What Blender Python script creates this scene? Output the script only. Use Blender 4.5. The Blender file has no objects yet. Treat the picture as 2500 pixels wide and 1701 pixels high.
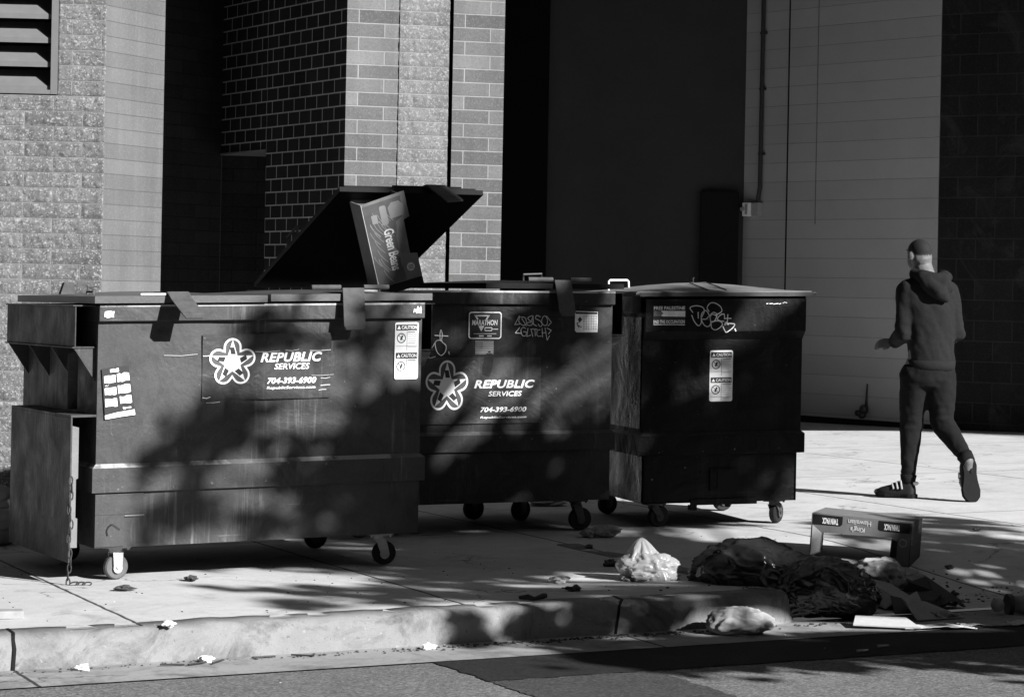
import bpy, bmesh, math, random
from mathutils import Vector, Matrix, Euler, noise as N
random.seed(7)
S = bpy.context.scene
COL = S.collection
PI = math.pi
R = math.radians
# ------------------------------------------------------------------ street frame
LC, LS = .917, .399           # direction of the kerb line
KX = .019                     # cross fall of the ground
def ab(x, y): return x*LC + y*LS, -x*LS + y*LC
def xy(a, b): return a*LC - b*LS, a*LS + b*LC
def sm(t):
    t = min(1, max(0, t)); return t*t*(3-2*t)
def hz(x, y):
    a, b = ab(x, y)
    if b < 10.36: return KX*x - .142
    return KX*x - .13*(1-sm((b-10.4)/2.4))*sm((a-5.97)/.1)
# ------------------------------------------------------------------ mesh builder
class MB:
    def __init__(s): s.v = []; s.f = []; s.uv = {}
    def add(s, vs, fs, M=None):
        o = len(s.v)
        for p in vs:
            p = Vector(p)
            s.v.append(M @ p if M is not None else p)
        for f in fs: s.f.append([o+i for i in f])
        return s
    def box(s, x0, x1, y0, y1, z0, z1, M=None, top=True):
        vs = [(x0,y0,z0),(x1,y0,z0),(x1,y1,z0),(x0,y1,z0),(x0,y0,z1),(x1,y0,z1),(x1,y1,z1),(x0,y1,z1)]
        fs = [(3,2,1,0),(0,1,5,4),(1,2,6,5),(2,3,7,6),(3,0,4,7)]
        if top: fs.append((4,5,6,7))
        return s.add(vs, fs, M)
    def quad(s, *p, M=None): return s.add(p, [tuple(range(len(p)))], M)
    def plate(s, poly, y0, y1, M=None):      # polygon in x,z extruded along y
        n = len(poly)
        vs = [(x, y0, z) for x, z in poly] + [(x, y1, z) for x, z in poly]
        fs = [tuple(range(n)), tuple(range(2*n-1, n-1, -1))]
        fs += [(i, i+n, (i+1) % n + n, (i+1) % n) for i in range(n)]
        return s.add(vs, fs, M)
    def tube(s, pts, r, n=8, M=None, closed=False):
        pts = [Vector(p) for p in pts]; m = len(pts)
        rs = r if isinstance(r, (list, tuple)) else [r]*m
        vs = []; prev = None
        for i, p in enumerate(pts):
            if closed: t = pts[(i+1) % m] - pts[i-1]
            else: t = pts[min(i+1, m-1)] - pts[max(i-1, 0)]
            t.normalize()
            if prev is None:
                u = t.cross(Vector((0,0,1)))
                if u.length < .05: u = t.cross(Vector((0,1,0)))
            else: u = prev - t*prev.dot(t)
            u.normalize(); prev = u; w = t.cross(u)
            for k in range(n):
                a = 2*PI*k/n
                vs.append(p + (u*math.cos(a) + w*math.sin(a))*rs[i])
        fs = []
        for i in range(m if closed else m-1):
            j = (i+1) % m
            for k in range(n):
                fs.append((i*n+k, i*n+(k+1) % n, j*n+(k+1) % n, j*n+k))
        if not closed:
            fs.append(tuple(range(n-1, -1, -1))); fs.append(tuple(range((m-1)*n, m*n)))
        return s.add(vs, fs, M)
    def ball(s, c, r, sub=2, M=None):
        b = bmesh.new(); bmesh.ops.create_icosphere(b, subdivisions=sub, radius=1)
        rr = r if isinstance(r, (list, tuple)) else (r, r, r)
        c = Vector(c)
        vs = [Vector((v.co.x*rr[0], v.co.y*rr[1], v.co.z*rr[2])) for v in b.verts]
        if M is not None: vs = [M @ v for v in vs]
        vs = [v + c for v in vs]
        fs = [tuple(v.index for v in f.verts) for f in b.faces]; b.free()
        return s.add(vs, fs)
    def lathe(s, prof, n=20, M=None):       # profile (r, h) about local y
        vs = []; m = len(prof)
        for r, h in prof:
            for k in range(n):
                a = 2*PI*k/n; vs.append((r*math.cos(a), h, r*math.sin(a)))
        fs = [(i*n+k, (i+1)*n+k, (i+1)*n+(k+1) % n, i*n+(k+1) % n) for i in range(m-1) for k in range(n)]
        fs.append(tuple(range(n))); fs.append(tuple(range(m*n-1, (m-1)*n-1, -1)))
        return s.add(vs, fs, M)
    def mesh(s, name, fn=None):
        me = bpy.data.meshes.new(name)
        me.from_pydata([tuple(fn(p)) if fn else tuple(p) for p in s.v], [], s.f)
        me.update(); return me
def link(name, me, mat, parent=None, smooth=False, bevel=0, fixn=True):
    if fixn:
        b = bmesh.new(); b.from_mesh(me); bmesh.ops.recalc_face_normals(b, faces=b.faces); b.to_mesh(me); b.free()
    if mat: me.materials.append(mat)
    if smooth:
        me.polygons.foreach_set('use_smooth', [True]*len(me.polygons))
    o = bpy.data.objects.new(name, me); COL.objects.link(o)
    if parent: o.parent = parent
    if bevel:
        m = o.modifiers.new('bevel', 'BEVEL'); m.width = bevel; m.segments = 2; m.limit_method = 'ANGLE'; m.angle_limit = R(40)
    return o
FN = None                      # shear used while a dumpster is being built
def obj(name, mb, mat, parent=None, split=False, **k):
    if not split: return link(name, mb.mesh(name, FN), mat, parent, **k)
    par = list(range(len(mb.v)))                    # each loose piece becomes an object of its own
    def find(i):
        while par[i] != i: par[i] = par[par[i]]; i = par[i]
        return i
    for f in mb.f:
        for i in f[1:]: par[find(i)] = find(f[0])
    groups = {}
    for f in mb.f: groups.setdefault(find(f[0]), []).append(f)
    out = []
    for fs in groups.values():
        ids = sorted({i for f in fs for i in f}); mp = {i: n for n, i in enumerate(ids)}
        m = MB(); m.v = [mb.v[i] for i in ids]; m.f = [[mp[i] for i in f] for f in fs]
        out.append(link(name, m.mesh(name, FN), mat, parent, **k))
    return out[0]
def thing(name, label, cat, loc=(0,0,0), rz=0, group=None):
    o = bpy.data.objects.new(name, None); COL.objects.link(o)
    o.location = loc; o.rotation_euler = (0,0,rz); o.empty_display_size = .1
    return tag(o, label, cat, group)
def tag(o, label, cat, group=None):
    o['label'] = label; o['category'] = cat
    if group: o['group'] = group
    return o
def struct(name, mb, mat, kind='structure', **k):
    o = obj(name, mb, mat, **k); o['kind'] = kind; return o
# ------------------------------------------------------------------ materials
def g(v): return (v, v, v, 1)
class NT:
    def __init__(s, name):
        s.m = bpy.data.materials.new(name); s.m.use_nodes = True
        s.t = s.m.node_tree; s.n = s.t.nodes; s.n.clear()
        s.out = s.n.new('ShaderNodeOutputMaterial'); s.b = s.n.new('ShaderNodeBsdfPrincipled')
        s.t.links.new(s.b.outputs[0], s.out.inputs[0])
    def L(s, a, b): s.t.links.new(a, b)
    def new(s, k, **kw):
        n = s.n.new(k)
        for a, v in kw.items(): setattr(n, a, v)
        return n
    def coord(s, which='Object', scale=(1,1,1), loc=(0,0,0), rot=(0,0,0)):
        c = s.new('ShaderNodeTexCoord'); m = s.new('ShaderNodeMapping')
        m.inputs['Scale'].default_value = scale; m.inputs['Location'].default_value = loc; m.inputs['Rotation'].default_value = rot
        s.L(c.outputs[which], m.inputs[0]); return m.outputs[0]
    def world(s, scale=(1,1,1)):
        c = s.new('ShaderNodeNewGeometry'); m = s.new('ShaderNodeMapping')
        m.inputs['Scale'].default_value = scale; s.L(c.outputs['Position'], m.inputs[0]); return m.outputs[0]
    def noise(s, vec, scale, detail=4, rough=.6, dist=0):
        n = s.new('ShaderNodeTexNoise'); n.inputs['Scale'].default_value = scale; n.inputs['Detail'].default_value = detail
        n.inputs['Roughness'].default_value = rough; n.inputs['Distortion'].default_value = dist
        s.L(vec, n.inputs['Vector']); return n.outputs['Fac']
    def voro(s, vec, scale, feature='F1', out='Distance'):
        n = s.new('ShaderNodeTexVoronoi'); n.feature = feature; n.inputs['Scale'].default_value = scale
        s.L(vec, n.inputs['Vector']); return n.outputs[out]
    def ramp(s, fac, *stops):
        n = s.new('ShaderNodeValToRGB'); e = n.color_ramp.elements
        while len(e) < len(stops): e.new(.5)
        for i, (p, v) in enumerate(stops): e[i].position = p; e[i].color = g(v)
        s.L(fac, n.inputs[0]); return n.outputs[0]
    def math(s, op, a, b=None, c=None):
        n = s.new('ShaderNodeMath', operation=op)
        for i, v in enumerate((a, b, c)):
            if v is None: continue
            if isinstance(v, (int, float)): n.inputs[i].default_value = v
            else: s.L(v, n.inputs[i])
        return n.outputs[0]
    def mix(s, f, a, b, kind='MIX'):
        n = s.new('ShaderNodeMix', data_type='RGBA', blend_type=kind)
        for i, v in ((0, f), (6, a), (7, b)):
            if isinstance(v, (int, float)):
                n.inputs[i].default_value = v if i == 0 else g(v)
            else: s.L(v, n.inputs[i])
        return n.outputs[2]
    def base(s, c, rough=.7, spec=.5, metal=0):
        if isinstance(c, (int, float)): s.b.inputs['Base Color'].default_value = g(c)
        else: s.L(c, s.b.inputs['Base Color'])
        if isinstance(rough, (int, float)): s.b.inputs['Roughness'].default_value = rough
        else: s.L(rough, s.b.inputs['Roughness'])
        s.b.inputs['Specular IOR Level'].default_value = spec; s.b.inputs['Metallic'].default_value = metal
        return s
    def bump(s, h, strength=.5, dist=.01):
        n = s.new('ShaderNodeBump'); n.inputs['Strength'].default_value = strength; n.inputs['Distance'].default_value = dist
        s.L(h, n.inputs['Height']); s.L(n.outputs[0], s.b.inputs['Normal']); return s
CACHE = {}
def plain(name, v, rough=.7, spec=.4, var=.25, scale=8, bump=.15, metal=0):
    if name in CACHE: return CACHE[name]
    t = NT(name); c = t.coord()
    n = t.noise(c, scale, 5); n2 = t.noise(c, scale*12, 3)
    f = t.math('ADD', t.math('MULTIPLY', n, .7), t.math('MULTIPLY', n2, .3))
    t.base(t.ramp(f, (.25, v*(1-var)), (.75, v*(1+var))), rough, spec, metal)
    if bump: t.bump(f, bump, .01)
    CACHE[name] = t.m; return t.m
def paint(name, v, rough=.35, streak=.5, wear=.0, spec=.5):
    t = NT(name); c = t.coord()
    st = t.noise(t.coord(scale=(46, 46, 1.9)), 1, 5, .7)
    st2 = t.noise(t.coord(scale=(4.2, 4.2, 1.5)), 1, 4, .6, .5)
    big = t.noise(c, 2.2, 5, .65)
    fine = t.noise(c, 160, 2)
    col = t.ramp(big, (.3, v*.8), (.7, v*1.25))
    sk = t.math('MULTIPLY', t.ramp(st, (.50, 0), (.70, 1)), t.ramp(st2, (.52, 0), (.62, 1)))
    col = t.mix(t.math('MULTIPLY', sk, streak), col, v*3.6+.04)
    col = t.mix(t.math('MULTIPLY', t.ramp(fine, (.35, 0), (.75, 1)), .22), col, v*2.2)
    ch = t.ramp(t.noise(c, 30, 3, .7), (.70, 0), (.73, 1))
    col = t.mix(t.math('MULTIPLY', ch, .55), col, .28)
    scu = t.math('MULTIPLY', t.ramp(t.noise(t.coord(scale=(2.2, 2.2, 60)), 1, 4, .7), (.66, 0), (.70, 1)), t.ramp(t.noise(c, 1.7, 3), (.5, 0), (.6, 1)))
    col = t.mix(t.math('MULTIPLY', scu, .3), col, v*4+.05)
    gr = t.ramp(t.noise(c, 4.5, 7, .75, 1.2), (.48, 0), (.66, 1)); col = t.mix(t.math('MULTIPLY', gr, .5), col, v*.45)
    if wear:
        w = t.ramp(t.noise(t.coord(scale=(3.2, 3.2, 1.9)), 1, 8, .62, .35), (.46, 0), (.53, 1))
        col = t.mix(t.math('MULTIPLY', w, wear), col, .42)
    rr = t.ramp(t.noise(c, 6, 4), (.3, rough*.75), (.7, min(1, rough*1.5)))
    t.base(col, rr, spec)
    t.bump(t.math('ADD', t.noise(c, 3.2, 4, .6, .6), t.math('MULTIPLY', t.noise(c, 60, 3), .08)), .5, .035)
    return t.m
def brickmat(name, bw, bh, c1, c2, mortar, ms=.006, off=(0,0), speck=0, rough=.9, bump=.6, var=.3, dark=None):
    t = NT(name); u = t.coord('UV', loc=(off[0], off[1], 0))
    b = t.new('ShaderNodeTexBrick'); b.offset = .5; b.squash = 1
    for k, v in (('Scale', 1), ('Brick Width', bw), ('Row Height', bh), ('Mortar Size', ms), ('Mortar Smooth', .25), ('Bias', 0)): b.inputs[k].default_value = v
    b.inputs['Color1'].default_value = g(c1); b.inputs['Color2'].default_value = g(c2); b.inputs['Mortar'].default_value = g(mortar)
    t.L(u, b.inputs['Vector'])
    n1 = t.noise(u, 95, 4, .7); n2 = t.noise(u, 2.3, 5); n3 = t.noise(u, 260, 2)
    mul = t.ramp(t.math('ADD', t.math('MULTIPLY', n1, .55), t.math('MULTIPLY', n2, .45)), (.25, 1-var), (.75, 1+var))
    col = t.mix(1.0, b.outputs['Color'], mul, 'MULTIPLY')
    if speck: stv = t.noise(t.coord('UV', scale=(4.3, .37, 1), loc=(.31, .77, .53), rot=(0, 0, .05)), 1, 5, .65, .3); col = t.mix(1.0, col, t.ramp(stv, (.3, .82), (.7, 1.12)), 'MULTIPLY')
    if dark:
        sm_ = t.ramp(t.noise(t.coord('UV', loc=(.4, .2, .47)), 1.6, 7, .75, .8), (.53, 0), (.66, 1)); col = t.mix(t.math('MULTIPLY', sm_, dark), col, c2*3.2)
    if speck:
        v = t.voro(u, 105, 'F1', 'Color'); sp = t.new('ShaderNodeSeparateColor'); t.L(v, sp.inputs[0])
        f = t.math('MULTIPLY', t.ramp(sp.outputs[0], (.70, 0), (.95, 1)), t.math('SUBTRACT', 1, b.outputs['Fac']))
        col = t.mix(t.math('MULTIPLY', f, speck), col, c1*2.6)
        f2 = t.math('MULTIPLY', t.ramp(sp.outputs[1], (.72, 0), (.95, 1)), t.math('SUBTRACT', 1, b.outputs['Fac']))
        col = t.mix(t.math('MULTIPLY', f2, speck*.8), col, c1*.45)
    h = t.math('ADD', t.math('MULTIPLY', t.math('SUBTRACT', 1, b.outputs['Fac']), 1.0), t.math('MULTIPLY', t.math('ADD', n1, n3), .22 + speck*.4))
    t.base(col, rough, .2); t.bump(h, bump, .008)
    return t.m
def concrete(name, lo, hi, joints_a=(), joints_b=(), stain=.5, grain=.35):
    t = NT(name); w = t.world()
    n1 = t.noise(w, 1.1, 6, .65); n2 = t.noise(w, 14, 5, .7); n3 = t.noise(w, 170, 3, .7)
    f = t.math('ADD', t.math('MULTIPLY', n1, .5), t.math('ADD', t.math('MULTIPLY', n2, .25), t.math('MULTIPLY', n3, .25)))
    col = t.ramp(f, (.3, lo), (.68, hi))
    st = t.ramp(t.noise(t.world((1, 1, 1)), 2.6, 7, .72, .8), (.56, 0), (.72, 1)) if stain < .8 else t.ramp(t.noise(t.world((1, 1, 1)), 2.9, 7, .72, .8), (.49, 0), (.66, 1))
    col = t.mix(t.math('MULTIPLY', st, stain), col, lo*.45)
    sp = t.ramp(t.noise(w, 60, 2, .5), (.69, 0), (.73, 1)); col = t.mix(t.math('MULTIPLY', sp, .5), col, lo*.35)
    dk = t.ramp(t.noise(t.world((1.6, 1.6, 1.6)), 1, 8, .75, 1.5), (.50, 0), (.66, 1)); col = t.mix(t.math('MULTIPLY', dk, stain*.45), col, lo*.5)
    lt = t.ramp(t.noise(w, 38, 2, .5), (.70, 0), (.73, 1)); col = t.mix(t.math('MULTIPLY', lt, .35), col, hi*1.35)
    ck = t.new('ShaderNodeTexVoronoi'); ck.feature = 'DISTANCE_TO_EDGE'; ck.inputs['Scale'].default_value = .55
    wv = t.new('ShaderNodeVectorMath', operation='ADD'); nz_ = t.new('ShaderNodeTexNoise'); nz_.inputs['Scale'].default_value = 2.2; nz_.inputs['Detail'].default_value = 6
    t.L(w, nz_.inputs['Vector']); sc_ = t.new('ShaderNodeVectorMath', operation='SCALE'); sc_.inputs['Scale'].default_value = .9; t.L(nz_.outputs['Color'], sc_.inputs[0]); t.L(w, wv.inputs[0]); t.L(sc_.outputs[0], wv.inputs[1]); t.L(wv.outputs[0], ck.inputs['Vector'])
    cr = t.math('MULTIPLY', t.ramp(ck.outputs['Distance'], (.001, 1), (.005, 0)), t.ramp(t.noise(w, .8, 2), (.5, 0), (.56, 1))); col = t.mix(t.math('MULTIPLY', cr, .75), col, .03)
    if grain > .5:
        ag = t.voro(w, 105, 'F1', 'Color'); sp_ = t.new('ShaderNodeSeparateColor'); t.L(ag, sp_.inputs[0])
        col = t.mix(.75, col, t.mix(1.0, col, t.ramp(sp_.outputs[0], (.0, .45), (.55, .95), (1, 1.75)), 'MULTIPLY'))
    h = t.math('ADD', t.math('MULTIPLY', n3, grain), t.math('MULTIPLY', n2, .4))
    if joints_a or joints_b:
        sx = t.new('ShaderNodeSeparateXYZ'); t.L(w, sx.inputs[0])
        wob = t.math('MULTIPLY', t.math('SUBTRACT', t.noise(w, 9, 3), .5), .016)
        ca = t.math('ADD', t.math('ADD', t.math('MULTIPLY', sx.outputs[0], LC), t.math('MULTIPLY', sx.outputs[1], LS)), wob)
        cb = t.math('ADD', t.math('ADD', t.math('MULTIPLY', sx.outputs[0], -LS), t.math('MULTIPLY', sx.outputs[1], LC)), wob)
        d = None
        for cc, lst in ((ca, joints_a), (cb, joints_b)):
            for j in lst:
                e = t.math('ABSOLUTE', t.math('SUBTRACT', cc, j)); d = e if d is None else t.math('MINIMUM', d, e)
        jf = t.ramp(d, (.004, 1), (.011, 0))
        col = t.mix(t.math('MULTIPLY', jf, .92), col, .02)
        h = t.math('SUBTRACT', h, t.math('MULTIPLY', jf, 2.5))
    t.base(col, .88, .25); t.bump(h, .5, .006)
    return t.m
M_conc = concrete('pavement_concrete', .38, .58, (1.35, 2.87, 4.39, 5.95, 7.41, 8.93, 11.08, 14.1), (13.6, 16.6, 19.6), .6)
M_curb = concrete('curb_concrete', .14, .27, (), (), .9)
M_gut = concrete('gutter_concrete', .22, .36, (2.31, 5.07, 7.8), (), .8)
M_road = concrete('road_asphalt', .11, .19, (), (), .3, 1.0)
M_patch = concrete('patch_asphalt', .04, .07, (), (), .3, .8)
M_strip = concrete('strip_asphalt', .010, .022, (), (), .2, .6)  # fresh asphalt, made blacker for the shadow lying on it
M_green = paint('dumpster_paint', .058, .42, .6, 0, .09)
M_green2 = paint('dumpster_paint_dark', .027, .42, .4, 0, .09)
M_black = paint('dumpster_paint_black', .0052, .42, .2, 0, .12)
M_worn = paint('worn_paint_steel', .10, .4, .6, .75)
M_side = paint('bounce_lit_side_paint', .04, .25, .5, .8)  # pale patches paint in the light bounced onto the dark dumpster's left side
M_lid = plain('lid_plastic', .075, .38, .5, .3, 5, .25)
M_lidb = plain('lid_plastic_black', .008, .6, .08, .3, 5, .2)
M_lid3 = plain('lid_grey_plastic', .17, .6, .3, .25, 4, .2)
M_in = plain('dark_inside', .006, .8, .2, .2)
M_steel = plain('galvanised_steel', .42, .45, .5, .35, 20, .2, .3)
M_rust = plain('old_steel', .075, .75, .15, .4, 25, .3)
M_flange = plain('scuffed_flange', .16, .5, .4, .2, 12, .2)
M_dsteel = plain('dark_steel', .03, .5, .4, .3, 20, .2)
M_rub = plain('black_rubber', .014, .75, .3, .3, 30, .3)
M_rubg = plain('grey_rubber', .10, .7, .3, .4, 30, .3)
M_white = plain('white_vinyl', .85, .5, .4, .10, 20, 0)
M_whited = plain('worn_white_vinyl', .78, .5, .4, .25, 30, 0)
M_ink = plain('black_ink', .012, .5, .4, .1, 20, 0)
M_dim = plain('grey_ink', .16, .5, .4, .15, 20, 0)
M_field = plain('emblem_field_ink', .075, .5, .3, .15, 20, 0)
M_mid = plain('mid_ink', .32, .5, .4, .15, 20, 0)
M_chalk = plain('paint_marker', .7, .7, .2, .3, 60, 0)
# ------------------------------------------------------------------ text and marks
def text_pts(body, bold=.0, shear=0, space=1.0, extr=0):
    cu = bpy.data.curves.new('lettering', 'FONT'); cu.body = body; cu.offset = bold; cu.shear = shear; cu.space_character = space
    cu.resolution_u = 3; cu.size = 1
    o = bpy.data.objects.new('lettering', cu); COL.objects.link(o)
    bpy.context.view_layer.update()
    me = bpy.data.meshes.new_from_object(o.evaluated_get(bpy.context.evaluated_depsgraph_get()))
    vs = [v.co.copy() for v in me.vertices]; fs = [tuple(p.vertices) for p in me.polygons]
    bpy.data.objects.remove(o); bpy.data.curves.remove(cu); bpy.data.meshes.remove(me)
    return vs, fs
def text(mb, body, l0, l1, z0, z1, y, bold=.0, shear=0, space=1.0, flip=False, M=None):
    vs, fs = text_pts(body, bold, shear, space)
    x0 = min(v.x for v in vs); x1 = max(v.x for v in vs); y0 = min(v.y for v in vs); y1 = max(v.y for v in vs)
    out = []
    for v in vs:
        u = (v.x-x0)/(x1-x0); w = (v.y-y0)/(y1-y0)
        if flip: u, w = 1-u, 1-w
        out.append((l0+(l1-l0)*u, y, z0+(z1-z0)*w))
    mb.add(out, fs, M)
def rrect(l0, l1, z0, z1, r, n=4):
    pts = []
    for cx, cz, a in ((l1-r, z0+r, -90), (l1-r, z1-r, 0), (l0+r, z1-r, 90), (l0+r, z0+r, 180)):
        for k in range(n+1):
            t = R(a + 90*k/n); pts.append((cx+r*math.cos(t), cz+r*math.sin(t)))
    return pts
def sheet(mb, poly, y, M=None): mb.add([(x, y, z) for x, z in poly], [tuple(range(len(poly)))], M)
def ring(mb, outer, inner, y):
    n = len(outer)
    mb.add([(x, y, z) for x, z in outer] + [(x, y, z) for x, z in inner], [(i, (i+1) % n, (i+1) % n+n, i+n) for i in range(n)])
def stroke(mb, pts, y, w):
    for i in range(len(pts)-1):
        a = Vector((pts[i][0], 0, pts[i][1])); b = Vector((pts[i+1][0], 0, pts[i+1][1]))
        d = b-a
        if d.length < 1e-6: continue
        d.normalize(); n = Vector((-d.z, 0, d.x))*w*.5; e = d*w*.35
        q = [a-n-e, b-n+e, b+n+e, a+n-e]
        mb.add([(p.x, y, p.z) for p in q], [(0,1,2,3)])
def spline(pts, k=6):
    out = []
    P = [pts[0]] + list(pts) + [pts[-1]]
    for i in range(1, len(P)-2):
        for j in range(k):
            t = j/k
            out.append(tuple(.5*((2*P[i][c]) + (-P[i-1][c]+P[i+1][c])*t + (2*P[i-1][c]-5*P[i][c]+4*P[i+1][c]-P[i+2][c])*t*t + (-P[i-1][c]+3*P[i][c]-3*P[i+1][c]+P[i+2][c])*t**3) for c in range(2)))
    out.append(pts[-1]); return out
def star_logo(parent, cl, cz, rl, rz_, y):
    # interlaced star badge: white outline with five rounded lobes, grey field, dark bars, white star
    def union(rc, rad, n=150):
        o = []
        cs = [(rc*math.cos(R(90+72*k)), rc*math.sin(R(90+72*k))) for k in range(5)]
        for i in range(n):
            a = 2*PI*i/n + PI/2; d = (math.cos(a), math.sin(a)); best = .36
            for cx, cz_ in cs:
                tt = d[0]*cx + d[1]*cz_
                if tt > 0:
                    perp2 = cx*cx+cz_*cz_ - tt*tt
                    if perp2 < rad*rad: best = max(best, tt + math.sqrt(rad*rad-perp2))
                # strip from the centre to the lobe
                perp = abs(d[0]*cz_ - d[1]*cx)/rc; cosv = tt/rc
                if cosv > 0 and perp > 1e-6:
                    rr = rad/perp
                    if rr*cosv <= rc: best = max(best, rr)
                    elif perp < 1e-6: pass
            o.append((d[0]*best, d[1]*best))
        return o
    T = lambda p: (cl + p[0]*rl, cz + p[1]*rz_)
    out = [T(p) for p in union(.62, .37)]; inn = [T(p) for p in union(.62, .29)]
    lg = MB(); ring(lg, out, inn, y-.001)
    logo = obj('company_emblem', lg, M_white, parent, fixn=False)
    fld = MB(); sheet(fld, inn, y); obj('emblem_field', fld, M_field, logo, fixn=False)
    st = MB(); pts = []
    for k in range(10):
        a = R(90+36*k); r = .92 if k % 2 == 0 else .345; pts.append(T((r*math.cos(a), r*math.sin(a))))
    sheet(st, pts, y-.002); obj('emblem_star', st, M_white, logo, fixn=False)
    br = MB()
    for k in range(5):
        a = R(90+72*k); ca, sa = math.cos(a), math.sin(a)
        q = [(.34, .07), (.34, -.13), (.62, -.06), (.62, .125)]
        br.add([(T((u*ca-v*sa, u*sa+v*ca))[0], y-.003, T((u*ca-v*sa, u*sa+v*ca))[1]) for u, v in q], [(0,1,2,3)])
    obj('emblem_bar', br, M_ink, logo, fixn=False, split=True)
def caution_sticker(parent, l0, l1, z0, z1, y, white):
    b = MB(); sheet(b, rrect(l0, l1, z0, z1, .012), y)
    st = obj('caution_sticker', b, white, parent, fixn=False)
    k = MB(); w = l1-l0; h = z1-z0; yy = y-.0015
    for i in range(2):
        zt = z1 - .035*h - i*.495*h; zb = zt-.105*h
        k.quad((l0+.05*w, yy, zb), (l1-.05*w, yy, zb), (l1-.05*w, yy, zt), (l0+.05*w, yy, zt))
        zc = zb-.135*h; cr = .19*w
        for q in range(24):
            a0, a1 = 2*PI*q/24, 2*PI*(q+1)/24
            k.add([(l0+.27*w+cr*math.cos(a)*f, yy, zc+cr*math.sin(a)*f) for a, f in ((a0,1),(a1,1),(a1,.82),(a0,.82))], [(0,1,2,3)])
        stroke(k, [(l0+.27*w-cr*.6, zc+cr*.6), (l0+.27*w+cr*.6, zc-cr*.6)], yy, .02*w)
        stroke(k, [(l0+.25*w, zc-cr*.3), (l0+.31*w, zc+cr*.4)], yy, .07*w)
        stroke(k, [(l0+.51*w, zb-.01*h), (l0+.51*w, zb-.345*h)], yy, .015*w)
        stroke(k, [(l0+.06*w, zb-.275*h), (l1-.06*w, zb-.275*h)], yy, .012*w)
        for q in range(8):
            if q == 6: continue
            z = zb-.03*h - q*.038*h
            stroke(k, [(l0+.56*w, z), (l1-(.07+.1*random.random())*w, z)], yy, (.03 if q == 0 else .012)*w)
    k2 = MB(); sheet(k2, [(l0+.2*w, z0+.03*h), (l0+.26*w, z0+.03*h), (l0+.26*w, z0+.04*h)], yy); k.v += k2.v if False else []
    obj('sticker_print', k, M_ink, st, fixn=False)
    for i in range(2):
        t = MB()
        zt = z1 - .035*h - i*.495*h; zb = zt-.105*h
        text(t, 'CAUTION', l0+.27*w, l1-.08*w, zb+.022*h, zt-.022*h, y-.003, .02)
        sheet(t, [(l0+.08*w, zb+.02*h), (l0+.24*w, zb+.02*h), (l0+.16*w, zt-.02*h)], y-.003)
        obj('sticker_lettering', t, M_white, st, fixn=False)
def lettering(parent, items, y, mat):
    for body, l0, l1, z0, z1, kw in items:
        t = MB(); text(t, body, l0, l1, z0, z1, y, **kw); obj('lettering', t, mat, parent, fixn=False)
# ------------------------------------------------------------------ dumpsters
def caster(parent, l, d, zt, r=.062, ang=0, rake=0, forkmat=None, tyre=None):
    M = Matrix.Translation((l, d, 0)) @ Matrix.Rotation(ang, 4, 'Z')
    fm = forkmat or M_steel
    b = MB()
    b.box(-.06, .06, -.045, .045, zt-.012, zt, M)
    b.tube([M @ Vector((0, 0, zt-.034)), M @ Vector((0, 0, zt-.010))], .032, 14)
    for s in (-1, 1):
        b.tube([M @ Vector((s*.048, -.04, zt-.02)), M @ Vector((s*.048, -.04, zt-.006))], .007, 6)
        poly = [(-.027, zt-.03), (.027, zt-.03)] + [(rake + .024*math.cos(t), r-.004 + .026*math.sin(t)) for t in [R(20 - 220*q/8) for q in range(9)]]
        b.plate(poly, s*.028-.003, s*.028+.003, M)
        b.tube([M @ Vector((rake, s*.028, r)), M @ Vector((rake, s*.038, r))], .009, 8)
    br = obj('caster', b, fm, parent)
    w = MB(); Mw = M @ Matrix.Translation((rake, 0, r))
    w.lathe([(.030, -.018), (r-.006, -.020), (r, -.012), (r, .012), (r-.006, .020), (.030, .018)], 28, Mw)
    obj('wheel', w, tyre or M_rub, br, smooth=False)
def wavy_panel(mb, x0, x1, z0, z1, y, amp, seed, nx=28, nz=14):
    vs = []; fs = []
    for j in range(nz+1):
        for i in range(nx+1):
            u, v = i/nx, j/nz
            x = x0+(x1-x0)*u; z = z0+(z1-z0)*v
            e = min(1, 8*min(u, 1-u))*min(1, 6*min(v, 1-v))
            dy = amp*e*(N.noise(Vector((x*2.2+seed, z*2.2, seed*3.1))) + .5*N.noise(Vector((x*6+seed, z*6, seed))))
            vs.append((x, y+dy, z))
    for j in range(nz):
        for i in range(nx):
            a = j*(nx+1)+i; fs.append((a, a+1, a+nx+2, a+nx+1))
    mb.add(vs, fs)
def band(parent, ln, dp, z0, z1, out, inset=0, mat=None, worn=None):
    b = MB()
    prof = [(0, z0), (-out, z0+.004), (-out, z1-out*.9), (0, z1)]
    # front, left and right runs with mitred corners
    ring_ = [(0-p+inset*0, z) for p, z in prof]
    vs = []
    for off, z in prof:
        o = -off
        vs += [(-o, dp, z), (-o, -o, z), (ln+o, -o, z), (ln+o, dp, z)]
    fs = []
    for k in range(2):
        for c in range(3): fs.append((k*4+c, k*4+c+1, (k+1)*4+c+1, (k+1)*4+c))
    b.add(vs, fs)
    o = obj('band', b, mat, parent)
    w = MB(); vs2 = vs[8:16]; w.add(vs2, [(c, c+1, 4+c+1, 4+c) for c in range(3)])
    obj('band_top_edge', w, worn or M_worn, o)
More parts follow.
